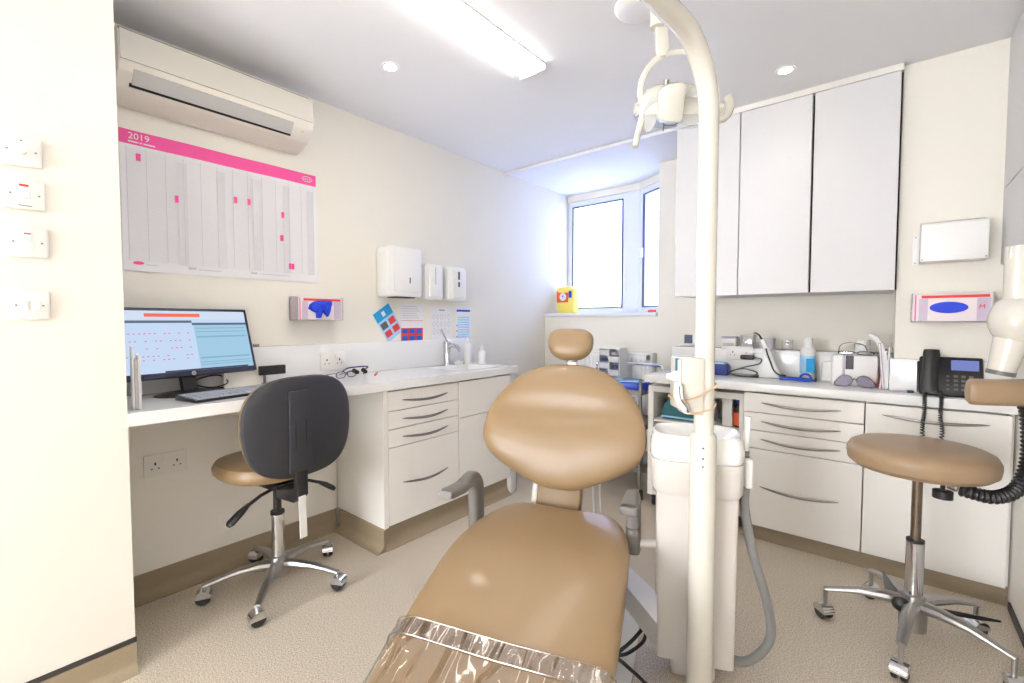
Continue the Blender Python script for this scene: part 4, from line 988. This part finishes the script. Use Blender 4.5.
# pad
pd = MB()
sec = []
pc = [(.103, -.115), (.13, -.113), (.17, -.095), (.22, -.062), (.26, -.025), (.283, .0)]
pp = bez([(x, y, .950) for x, y in pc], 6)
pp = [p for p in pp]
n_ = len(pp)
rad = []
for i in range(n_):
    e = min(1, (i+.35)/3.2); e2 = min(1, (n_-1-i+.35)/3.2); g = math.sqrt(1-(1-e)**2)*math.sqrt(1-(1-e2)**2)
    rad.append((.045*g, .041*g))
rings = []
for i, p in enumerate(pp):
    t_ = (pp[min(i+1, n_-1)]-pp[max(i-1, 0)]).normalized(); u_ = t_.cross(Vector((0, 0, 1))).normalized()
    rings.append([p+u_*a+Vector((0, 0, c_)) for a, c_ in sup(24, rad[i][0], rad[i][1], 3.6)])
pd.loft(rings).build('arm_pad', 'tan2', stl)

# ------------------------------------------------------------------ dental chair
HD = R(18)
dc = T('dental_chair', 'tan upholstered dental chair seen from its foot end in the middle of the room', 'dental chair', (-.885, 1.325, 0), HD)
def zt(s):
    k = math.tan(R(20)); s0 = -.25
    d = s0-s
    return .50-k*(d+math.sqrt(d*d+.006))/2
st_ = [(.115, .07), (.108, .125), (.09, .172), (.06, .205), (.02, .230), (-.04, .250), (-.12, .266), (-.22, .275), (-.32, .28), (-.45, .282), (-.6, .28), (-.75, .276), (-.9, .268), (-1.0, .25), (-1.06, .22), (-1.09, .17), (-1.105, .09)]
fine = []
for (a, b_), (c_, d_) in zip(st_, st_[1:]):
    for k in range(3): fine.append((a+(c_-a)*k/3, b_+(d_-b_)*k/3))
fine.append(st_[-1])
def cross(s, hw, off=0.0, th=.085):
    z = zt(s); pts = []
    e = min(1, (.115-s)/.05+.25)*min(1, (s+1.105)/.05+.25)
    zz = z-(1-e)*.03
    n = 40
    for k in range(n):
        a = 2*PI*k/n; ca, sa = math.cos(a), math.sin(a)
        x = hw*math.copysign(abs(ca)**(2/7), ca)
        y = math.copysign(abs(sa)**(2/3.2), sa)
        top = zz-th/2*e+(th/2*e+off)*y
        u = x/hw
        if sa > 0: top += -.010*(1-u*u)**1*min(1, hw/.2)*1.0
        pts.append(((x+math.copysign(off, x)), s, top))
    return pts
seat_rings = [cross(s, hw) for s, hw in fine]
MB().loft(seat_rings).build('seat', 'tan', dc)
# clear plastic sleeve over the foot end, with its hem band
fs = [(-.535-k*.57/24, 0) for k in range(25)]
def hwat(s):
    for (a, b_), (c_, d_) in zip(st_, st_[1:]):
        if c_ <= s <= a: return b_+(d_-b_)*(s-a)/(c_-a)
    return st_[-1][1]
def wr(ring, i, amp):
    out = []
    for j, p in enumerate(ring):
        x, y, z = p
        w = amp*(math.sin(x*38+y*9)*math.sin(y*21+x*13+i)+.6*math.sin(x*80+y*30)+1.2)
        out.append((x, y, z+w*(1 if j < 20 else -.3)))
    return out
sl = MB()
rg = []
for i in range(61):
    s = -.535-i*.57/60
    rg.append([(x, y, z+max(0, .0) + (.0022*(math.sin(x*30+y*11)*math.sin(y*26-x*9)+.7*math.sin(x*57+y*35)+1.3) if j < 20 else 0)) for j, (x, y, z) in enumerate(cross(s, hwat(s), .006))])
sl.loft(rg, cap=False)
sv = sl.build('plastic_sleeve', 'sleeve', dc)
hb = MB()
hb.loft([[(x, y, z+(.0022*(math.sin(x*30+y*11)*math.sin(y*26-x*9)+.7*math.sin(x*57+y*35)+1.3) if j < 20 else 0)) for j, (x, y, z) in enumerate(cross(s, hwat(s), .0085))] for s in (-.532, -.545, -.558, -.571, -.578)], cap=False).build('sleeve_hem', clear('clear_hem', (.90, .88, .87, 1), .16, .10, bump=1.0, bscale=9, dist=.05), sv)
for ss in (-.5325, -.577):
    MB().tube([(x, y, z+.002) for x, y, z in cross(ss, hwat(ss), .010)][0:21], .0016, 6).build('hem_seam', clear('hem_seam_clear', (.72, .66, .60, 1), .15, .1), sv)
# backrest
TB = R(20); up_ = Vector((0, math.sin(TB), math.cos(TB))); nb = Vector((0, -math.cos(TB), math.sin(TB)))
ob_ = Vector((-.033, .14, .58))
half = [(0, -.043), (.06, -.040), (.12, -.022), (.19, .010), (.25, .042), (.295, .080), (.318, .125), (.320, .18), (.302, .255), (.262, .325), (.205, .385), (.14, .425), (.07, .446), (0, .450)]
hv = bez([(a, c, 0) for a, c in half], 4)
out = [(p.x, p.y) for p in hv]+[(-p.x, p.y) for p in hv[::-1][1:-1]]
def bb(a, c):
    q = max(0, c-.20)/.25
    return .35*a*a-.030*math.exp(-((c-.25)/.055)**2)*math.cos(a/.33*PI/2)-.015*q
bkr = MB().disc_pad(out, .055, .055, 2.6, bb, o=ob_, u=(1, 0, 0), v=up_, w=nb, rings=12).build('backrest', 'tan', dc)
MB().prism([(-.085, -.14), (.085, -.14), (.088, .12), (-.088, .12)], -nb*.05*-1*-1, ob_+up_*-.03-nb*.0+Vector((0, .02, 0)), (1, 0, 0), up_, bev=.01).build('lumbar_panel', 'tandark', dc)
MB().prism([(-.11, -.18), (-.088, -.18), (-.088, .10), (-.11, .10)], -nb*.03, ob_+up_*-.03+Vector((0, .035, 0)), (1, 0, 0), up_, bev=.003).build('back_frame', 'unit', dc)
# head rest
hc = ob_+up_*.535+Vector((-.006, .03, 0))
oh = [(a, c) for a, c in sup(40, .096, .07, 3.0)]
oh = [(a*(1-.22*max(0, -c/.07)**2), c*(1.05 if c < 0 else .85)) for a, c in oh]
MB().disc_pad(oh, .045, .03, 2.6, lambda a, c: 1.2*a*a+3*c*c*(1 if c > 0 else 0), o=hc, u=(1, 0, 0), v=up_, w=nb, rings=10).build('headrest', 'tan', dc)
MB().prism([(-.022, .40), (.022, .40), (.022, .53), (-.022, .53)], -nb*.012, ob_+Vector((0, .045, 0)), (1, 0, 0), up_, bev=.003).build('headrest_stem', 'chrome', dc)
# arms
def arm(x, ztop, z0, ln, m='grey'):
    w = .026
    pr = [(.01, z0), (.01, ztop-.085), (-.002, ztop-.038), (-.036, ztop-.012), (-.08, ztop-.014), (-.12, ztop-.018), (-ln, ztop-.006)]
    pts = bez([(x, a-.0, c) for a, c in pr], 5)
    rads = []
    for i, p in enumerate(pts):
        f = i/(len(pts)-1)
        rads.append((.023+.006*(f > .6)*min(1, (f-.6)*4), .036-.019*max(0, min(1, (f-.25)*2))))
    rads[-1] = (.023, .012)
    rg = []
    for i, p in enumerate(pts):
        t_ = (pts[min(i+1, len(pts)-1)]-pts[max(i-1, 0)]).normalized(); u_ = Vector((1, 0, 0)); w_ = t_.cross(u_)
        rg.append([p+u_*a+w_*c_ for a, c_ in sup(20, rads[i][0], rads[i][1], 3.4)])
    return MB().loft(rg)
arm(-.318, .610, .38, .225).build('armrest', 'grey', dc)
arm(.262, .618, .50, .12).build('armrest', 'grey', dc)
MB().loft([[(.262+a, .01+c_, z) for a, c_ in sup(20, .024, .037, 3.4)] for z in (.415, .42, .495, .499)]).build('armrest_socket', 'grey', dc)
MB().loft([[(-.318+a, .01+c_, z) for a, c_ in sup(20, .024, .037, 3.4)] for z in (.36, .379)]).box(-.30, -.2, -.02, .02, .37, .40).build('armrest_socket', 'grey', dc)
MB().cyl((.25, 0, .44), (.48, .07, .44), .014, n=14).build('side_pipe', 'unit', dc)
# lower body
MB().box(-.17, .17, -.30, .08, .30, .40, .03, 3).build('seat_frame', 'unit', dc)
b = MB(); b.prism([(-.45, .03), (.02, .03), (.04, .30), (-.25, .30), (-.38, .22)], (.26, 0, 0), (-.13, 0, 0), (0, 1, 0), (0, 0, 1), bev=.02).build('lift_column', 'unit', dc)
MB().loft([[(a, c_, z) for a, c_ in sup(48, rx, ry, 3)] for rx, ry, z in ((.27, .50, 0), (.27, .50, .02), (.24, .46, .035))]).at(Matrix.Identity(4)).build('base_plate', 'ceramic', dc)
MB().prism([(-.18, .30), (.10, .30), (.08, .42), (-.18, .42)], (.30, 0, 0), (-.15, 0, 0), (0, 1, 0), (0, 0, 1), bev=.015).build('seat_mount', 'unit', dc)
MB().lathe([(.05, -.02), (.075, -.015), (.08, 0), (.075, .015), (.05, .02)], (.225, -.36, .20), 28, axis=(1, 0, .1)).build('pivot_cover', 'grey', dc)
# link beam to the water unit
fr0 = Vector((-.83, 1.56, 0)); 
beam = MB()
A1 = Vector((-.507, 1.296, 0)); A2 = Vector((-.568, 1.446, 0)); B1 = Vector((-.78, 1.51, 0)); B2 = Vector((-.80, 1.60, 0))
beam.loft([[(p.x, p.y, z) for p, z in ((A1, .28), (A2, .28), (A2, .20), (A1, .20))], [(p.x, p.y, z) for p, z in ((B1, .28), (B2, .28), (B2, .20), (B1, .20))]]).build('link_beam', 'lamw', dc, world=True, smooth=0)
ft = T('foot_pedal', 'dark triangular foot pedal on the floor between the chair and the water unit', 'foot pedal', (-.80, 1.72, 0), .6)
MB().prism([(-.07, -.05), (.08, -.05), (0, .08)], (0, 0, .035), (0, 0, 0), (1, 0, 0), (0, 1, 0), bev=.008).build('pedal_body', 'black', ft)
MB().prism([(-.045, -.038), (.05, -.038), (0, .05)], (0, 0, .008), (0, 0, .0355), (1, 0, 0), (0, 1, 0), bev=.002).build('tread', 'grey', ft)
single(MB().tube(bez([(-.70, 1.34, .04), (-.63, 1.38, .12), (-.60, 1.42, .16), (-.61, 1.44, .10), (-.66, 1.42, .045), (-.70, 1.38, .042)]), .006, 8).build('black_hose', 'black'), 'black hose looping out beside the chair base', 'hose')
single(MB().tube(bez([(-.72, 1.30, .045), (-.66, 1.31, .10), (-.60, 1.34, .06), (-.55, 1.37, .012), (-.52, 1.40, .009)]), .006, 8).build('black_hose', 'black'), 'black hose running from the chair base across the floor to the water unit', 'hose')
for i, (uu, lab) in enumerate(((-1.04, 'thin pale cord hanging behind the backrest, left one of two'), (-1.005, 'thin pale cord hanging behind the backrest, right one of two'))):
    single(MB().tube(bez([(uu, 1.85+.0*i, .62), (uu, 1.86, .40), (uu+.005, 1.87, .15), (uu-.02, 1.88, .012)]), .0045, 8).build('pale_cord', 'plastic'), lab, 'cord')

# ------------------------------------------------------------------ water unit with bowl, hoses
un = T('cuspidor_unit', 'off-white spittoon unit with a glossy bowl beside the dental chair', 'spittoon', (-.487, 1.555, 0), R(22))
def rr_ring(rx, ry, z, e=4.5, x=0, y=0, n=40): return [(a, c_, z) for a, c_ in sup(n, rx, ry, e, x, y)]
MB().loft([rr_ring(.119, .085, .075, 14), rr_ring(.121, .088, .3, 14), rr_ring(.124, .09, .635, 14)]).build('unit_column', 'unit', un)
MB().loft([rr_ring(.07, .05, .002, 7), rr_ring(.07, .05, .076, 7)]).build('unit_foot', 'unit', un)
MB().loft([rr_ring(.128, .100, .625, 6), rr_ring(.137, .108, .640, 6), rr_ring(.141, .114, .735, 5)]).build('unit_shroud', 'unit', un)
b = MB(); b.loft([rr_ring(.139, .112, .736, 4.2), rr_ring(.144, .116, .745, 4), rr_ring(.144, .116, .772, 3.8), rr_ring(.138, .110, .803, 3.6), rr_ring(.130, .102, .815, 3.4), rr_ring(.120, .092, .808, 3), rr_ring(.09, .07, .782, 2.4), rr_ring(.03, .03, .765, 2)])
b.build('spittoon_bowl', 'ceramic', un)
MB().tube(bez([(.02, .095, .80), (.02, .09, .86), (.015, .06, .875), (.01, .03, .86)], 6), .006, 8).build('rinse_spout', 'chrome', un)
MB().box(.142, .168, -.05, .01, .65, .745, .008, 3).build('suction_holder', 'plastic', un)
MB().tube([(.150, -.02, .76), (.152, -.02, .82), (.155, -.02, .875)], [.008, .008, .009], 12).build('suction_nozzle', 'ceramic', un)
MB().cyl((.149, -.02, .742), (.150, -.02, .765), .010, n=14).build('nozzle_grip', 'grey', un)
MB().tube(bez([(.148, -.02, .655), (.150, -.02, .57), (.180, -.01, .42), (.228, .0, .25), (.232, .0, .14), (.165, -.02, .075), (.08, -.04, .09)]), .0145, 14).build('suction_hose', 'greyrub', un)

# ------------------------------------------------------------------ pole
PX, PY = -.420, 1.415
pl = T('lamp_pole', 'tall ivory pole rising in front of the spittoon unit and curving over the chair', 'pole', (PX, PY, 0))
dirh = Vector((-.635, .773, 0))*-.79+Vector((.773, .635, 0))*-.61
dirh = Vector((math.cos(R(-96)), math.sin(R(-96)), 0))
Rb = .19; zb = 1.77
path = [Vector((0, 0, .84)), Vector((0, 0, 1.1)), Vector((0, 0, 1.35)), Vector((0, 0, 1.6))]
for k in range(0, 21):
    a = PI/2*k/20; path.append(Vector((0, 0, zb))+dirh*Rb*(1-math.cos(a))+Vector((0, 0, Rb*math.sin(a))))
endp = path[-1]+dirh*.22; path.append(endp)
MB().tube(path, .028, 28).build('curved_pole', 'ivory', pl)
MB().lathe([(.038, .0), (.038, .815), (.036, .835), (.030, .845)], n=32).build('pole_sleeve', 'ivory', pl)
camdir = Vector((-PX, -PY, 0)).normalized()
for z in (.806, .775, .751):
    c0 = camdir*.0375; MB().cyl((c0.x, c0.y, z), (c0.x*1.035, c0.y*1.035, z), .0032, n=10).build('screw', 'ink', pl)
MB().lathe([(.07, 0), (.07, .015), (.045, .022), (.041, .03)], n=32).build('pole_foot', 'unit', pl)
# swing arm for the lamp on top of the pole end: out of frame, comes back over the pole
LB = Vector((-.635*1.51+.773*.473, .773*1.51+.635*.473, 0))-Vector((PX, PY, 0))   # lamp joint, relative
MB().cyl(endp, endp+Vector((0, 0, .17)), .026, n=20).build('arm_pivot', 'ivory', pl)
top = endp+Vector((0, 0, .16)); je = Vector((LB.x, LB.y, top.z+.04))
MB().tube(bez([top, top.lerp(je, .5)+Vector((0, 0, .03)), je], 6), .020, 16).build('swing_arm', 'ivory', pl)
MB().cyl(je+Vector((0, 0, .015)), (LB.x, LB.y, 2.195), .016, n=16).build('drop_tube', 'ivory', pl)

# control / handpiece box on the pole
cb = T('handpiece_box', 'ivory control box strapped to the pole by two rubber bands', 'box', (PX, PY, .93))
u_ = Vector((.773, .635, 0)); f_ = Vector((-.635, .773, 0))
q = Matrix(((u_.x, f_.x, 0, PX+u_.x*.012), (u_.y, f_.y, 0, PY+u_.y*.012), (0, 0, 1, .016), (0, 0, 0, 1)))
MB().at(q).prism([(-.092, .90), (-.092, 1.055), (-.026, 1.055), (-.026, .885), (-.062, .89)], (0, .10, 0), (0, -.035, 0), (1, 0, 0), (0, 0, 1), bev=.006).build('box_casing', 'ivory', cb, world=True)
MB().at(q).box(-.098, -.0925, -.012, .006, .985, 1.052, .002).build('green_edge', 'teal', cb, world=True)
MB().at(q).box(-.101, -.093, -.034, -.022, .985, 1.05, .002).build('side_flange', 'plastic', cb, world=True)
kb_ = MB().at(q).ellip((-.104, -.018, 1.0), .019, .017, .017).build('joint_knob', 'ceramic', cb, world=True)
MB().at(q).cyl((-.120, -.018, 1.0), (-.130, -.019, 1.0), .010, .008, 14).build('knob_cap', 'plastic', kb_, world=True)
MB().at(q).prism([(-.108, .985), (-.110, .94), (-.098, .91), (-.080, .892), (-.070, .892), (-.072, .905), (-.09, .93), (-.095, .985)], (0, .03, 0), (0, -.045, 0), (1, 0, 0), (0, 0, 1), bev=.003).build('holder_bracket', 'plastic', cb, world=True)
MB().at(q).tube(bez([(-.100, -.05, .975), (-.098, -.055, .94), (-.080, -.052, .915), (-.076, -.045, .90)]), .005, 8).build('metal_tip', 'chrome', cb, world=True)
for nm, pts, lab in (('rubber_band', [(-.095, -.042, .930), (-.06, -.042, .938), (-.01, -.040, .962), (.002, -.034, .966), (.018, -.016, .975), (.018, .012, .975), (-.004, .034, .968), (-.05, .068, .945), (-.094, .068, .930), (-.096, .0, .929)], 'tan rubber band slanting across the control box and pole, upper of two'),
                     ('rubber_band', [(-.064, -.041, .893), (-.04, -.041, .897), (-.008, -.041, .905), (.002, -.032, .908), (.018, -.012, .915), (.018, .012, .915), (-.006, .034, .908), (-.04, .068, .905), (-.064, .068, .890), (-.072, .0, .890)], 'tan rubber band below the control box, lower of two')):
    single(MB().at(q).tube(bez(pts+[pts[0]], 4)[:-1], .0028, 6, closed=True).build(nm, 'rubber'), lab, 'rubber band')

# ------------------------------------------------------------------ operating lamp
u_ = Vector((.773, .635, 0)); f_ = Vector((-.635, .773, 0))
LC = f_*1.52+u_*.555; 
lm = T('operating_lamp', 'ivory dental operating lamp hanging on a curved yoke behind the pole', 'lamp', (LC.x, LC.y, 1.87))
q = Matrix(((u_.x, f_.x, 0, LC.x), (u_.y, f_.y, 0, LC.y), (0, 0, 1, 1.87), (0, 0, 0, 1)))
def lp(u, v, d=0):   # offsets in metres right/up from the lamp centre
    return (u, d, v)
MB().at(q).cyl((-.092, -.01, .345), (-.090, -.01, .250), .018, .022, 20).build('swivel_joint', 'ivory', lm, world=True)
MB().at(q).cyl((-.086, -.034, .268), (-.086, -.028, .268), .008, n=12).build('joint_screw', 'steel', lm, world=True)
MB().at(q).prism([(-.094, .252), (-.056, .252), (-.050, .185), (-.062, .160), (-.082, .158), (-.090, .18)], (0, .018, 0), (0, -.015, 0), (1, 0, 0), (0, 0, 1), bev=.003).build('yoke_stem', 'ivory', lm, world=True)
yk = bez([(-.132, 0, .005), (-.138, 0, .05), (-.130, 0, .095), (-.105, 0, .138), (-.07, 0, .165), (-.02, 0, .178), (.03, 0, .172), (.08, 0, .135), (.108, 0, .075), (.115, 0, .005)])
MB().at(q).tube(yk, [(.010, .006)]*len(yk), 10, flat=(0, 1, 0)).build('yoke', 'ivory', lm, world=True)
MB().at(q).cyl((-.155, 0, .0), (-.118, 0, .0), .015, n=16).cyl((.130, 0, .0), (.105, 0, .0), .015, n=16).build('yoke_pivot', 'ivory', lm, world=True)
# head: shell tilted, central housing, shield
tlq = q @ Matrix.Translation((-.026, 0, .008)) @ Matrix.Rotation(R(20), 4, 'X') @ Matrix.Scale(.9, 4)
rings = []
for zz, sx_, sy_, yo in ((.075, .03, .02, .03), (.070, .065, .035, .03), (.050, .105, .055, .02), (.015, .130, .075, .01), (-.025, .138, .085, 0), (-.032, .134, .082, 0), (-.020, .118, .07, .0), (.015, .08, .05, .01)):
    rings.append([(a, yo+c_, zz) for a, c_ in sup(40, sx_, sy_, 2.3)])
MB().at(tlq).loft(rings).build('lamp_shell', 'ivory', lm, world=True)
MB().at(tlq).prism([(-.082, .040), (-.064, .058), (-.018, .066), (.002, .056), (.004, -.044), (-.004, -.062), (-.064, -.058), (-.078, -.04)], (0, .07, 0), (0, -.105, 0), (1, 0, 0), (0, 0, 1), bev=.010).build('lamp_housing', 'ivory', lm, world=True)
MB().at(tlq).lathe([(.062, -.006), (.052, .012), (.02, .02), (.001, .02)], (.052, -.045, -.006), 28, sx=.72, axis=(0, 1, .2)).build('reflector', 'lenswhite', lm, world=True)
MB().at(tlq).lathe([(.058, -.006), (.05, .012), (.02, .02), (.001, .02)], (-.098, -.042, -.030), 28, sx=.42, axis=(0, 1, .2)).build('reflector', 'lenswhite', lm, world=True)
MB().at(tlq).loft([[(a, -.06+.10*(a/.14)**2+c_*.3, -.03+c_) for a, c_ in sup(36, .136, .050, 2.4)], [(a, -.066+.10*(a/.14)**2+c_*.3, -.032+c_) for a, c_ in sup(36, .130, .046, 2.4)]]).build('lamp_shield', 'lens', lm, world=True)
MB().at(q).tube(bez([(-.130, -.012, -.01), (-.138, -.014, -.05), (-.150, -.016, -.095), (-.158, -.018, -.130)]), [(.0125, .010)]*37, 10).build('lamp_handle', 'ivory', lm, world=True)
MB().at(q).tube(bez([(.095, -.012, -.035), (.115, -.014, -.040), (.134, -.014, -.032), (.146, -.014, -.008), (.146, -.014, .016), (.138, -.014, .032)]), [(.016, .013)]*61, 10).build('lamp_handle', 'ivory', lm, world=True)
MB().at(tlq).cyl((-.045, -.045, -.055), (-.045, -.045, -.085), .0018, n=6).tube([(-.045, -.045, -.066), (-.01, -.045, -.066), (.008, -.045, -.056)], .0018, 6).build('lamp_latch', 'ink', lm, world=True)
MB().at(tlq).cyl((-.045, -.02, .064), (-.045, -.02, .080), .010, n=14).build('lamp_button', 'steel', lm, world=True)

# ------------------------------------------------------------------ x-ray arm on the right
xr = T('xray_arm', 'white jointed X-ray arm with a round elbow at the right edge above the stool', 'X-ray arm', (.33, 2.25, 1.18))
q = Matrix(((u_.x, f_.x, 0, .315), (u_.y, f_.y, 0, 2.20), (0, 0, 1, 1.18), (0, 0, 0, 1)))
q = Matrix.Translation((.315, 2.20, 1.18))
MB().at(q).loft([rr_ring(.036, .036, z, 2.4, .01, 0) for z in (.05, .10, .22, .2405)]).build('upper_arm', 'ivory', xr, world=True)
MB().at(q).box(-.02, .099, -.03, .03, .20, .235, .005).build('wall_mount', 'ivory', xr, world=True)
MB().at(q).ellip((.008, 0, 0), .068, .066, .085).build('elbow_joint', 'ivory', xr, world=True)
MB().at(q).cyl((.0, 0, -.05), (-.022, 0, -.168), .044, .035, 28).build('lower_arm', 'ivory', xr, world=True)
MB().at(q).cyl((-.0217, 0, -.166), (-.0242, 0, -.180), .0365, n=28).build('grey_collar', 'grey', xr, world=True)

# ------------------------------------------------------------------ lights
cl = T('ceiling_batten', 'long fluorescent ceiling light with lit white diffuser running along the room', 'ceiling light', (-1.32, 1.15, ZC))
MB().box(-1.385, -1.255, .55, 1.77, ZC-.010, ZC, .002).build('light_housing', 'plastic', cl, world=True)
MB().prism([(-.070, 0), (-.064, -.018), (-.035, -.027), (.028, -.027), (.028, 0)], (0, 1.20, 0), (-1.325, .56, ZC-.0105), (1, 0, 0), (0, 0, 1)).build('diffuser', 'tube', cl, world=True)
MB().prism([(.031, 0), (.031, -.025), (.055, -.020), (.068, -.010), (.070, 0)], (0, 1.20, 0), (-1.325, .56, ZC-.0105), (1, 0, 0), (0, 0, 1)).build('side_diffuser', 'tube', cl, world=True)
MB().box(-1.40, -1.25, 1.7605, 1.770, ZC-.036, ZC-.010, .004).build('end_cap', 'plastic', cl, world=True)
MB().box(-1.40, -1.25, .550, .5595, ZC-.036, ZC-.010, .004).build('end_cap', 'plastic', cl, world=True)
fill_batten = T('ceiling_batten', 'added fill light shaped as a ceiling batten, unseen behind the viewpoint', 'ceiling light', (-.75, -1.9, ZC))  # made-up batten, there only to lift the room's brightness
MB().box(-.90, -.60, -2.51, -1.29, ZC-.075, ZC, .003).build('light_housing', 'plastic', fill_batten, world=True)
MB().prism([(-.140, 0), (-.130, -.008), (.130, -.008), (.14, 0)], (0, 1.18, 0), (-.75, -2.49, ZC-.0755), (1, 0, 0), (0, 0, 1)).build('diffuser', 'tube_fill', fill_batten, world=True)
def downlight(x, y, label, r=.034, lit=True, energy=4):
    t = T('downlight', label, 'downlight', (x, y, ZC))
    MB().lathe([(r*.80, -.001), (r, -.0045), (r*1.25, -.004), (r*1.32, 0)], (0, 0, 0), 32).build('trim_ring', 'plastic', t)
    MB().lathe([(.001, -.004), (r*.79, -.0035), (r*.79, -.001), (.001, -.001)], n=28).build('lit_disc' if lit else 'cover', 'down' if lit else 'ceil', t)
    if lit:
        L = bpy.data.lights.new('downlight_beam', 'SPOT'); L.energy = energy; L.spot_size = R(120); L.spot_blend = .8; L.shadow_soft_size = .04; L.color = (1, .96, .9)
        o = bpy.data.objects.new('downlight_beam', L); C.objects.link(o); o.parent = t; o.location = (0, 0, -.012)
downlight(-1.84, 1.34, 'small lit recessed downlight in the ceiling above the left worktop')
downlight(-.41, 2.55, 'small lit recessed downlight in the ceiling in front of the wall cupboards')
downlight(-.2, .4, 'added fill light shaped as a downlight, unseen behind the viewpoint')  # extra lamp put in to raise the light level

t = T('smoke_alarm', 'round white ceiling fitting partly hidden behind the top of the pole', 'ceiling fitting', (-.765, 1.68, ZC))
MB().lathe([(.085, 0), (.085, -.012), (.07, -.022), (.045, -.026), (.001, -.026)], n=36).build('fitting_body', 'ceil', t)
MB().lathe([(.072, -.0215), (.076, -.019), (.070, -.0225)], n=36).build('fitting_ring', 'lam', t)

# daylight
w = bpy.data.worlds.new('sky'); SC.world = w; w.use_nodes = True
bg = w.node_tree.nodes['Background']; bg.inputs[0].default_value = (.93, .94, .96, 1); bg.inputs[1].default_value = 20

# ------------------------------------------------------------------ camera
F_, CX, CY = 458., 512., 339.5
yaw = R(39.4); pit = math.atan(19/F_)
cd = bpy.data.cameras.new('camera'); cam = bpy.data.objects.new('camera', cd); C.objects.link(cam)
cam.location = (0, 0, H); cam.rotation_euler = (PI/2-pit, 0, yaw)
cd.sensor_width = 36; cd.sensor_fit = 'HORIZONTAL'; cd.lens = F_/1024*36
cd.shift_x = 0; cd.shift_y = -(341.5-CY)/1024
cd.clip_start = .05; cd.clip_end = 100
SC.camera = cam
SC.view_settings.view_transform = 'Standard'; SC.view_settings.look = 'None'; SC.view_settings.gamma = 1
SC.view_settings.use_curve_mapping = False
SC.view_settings.exposure = .08
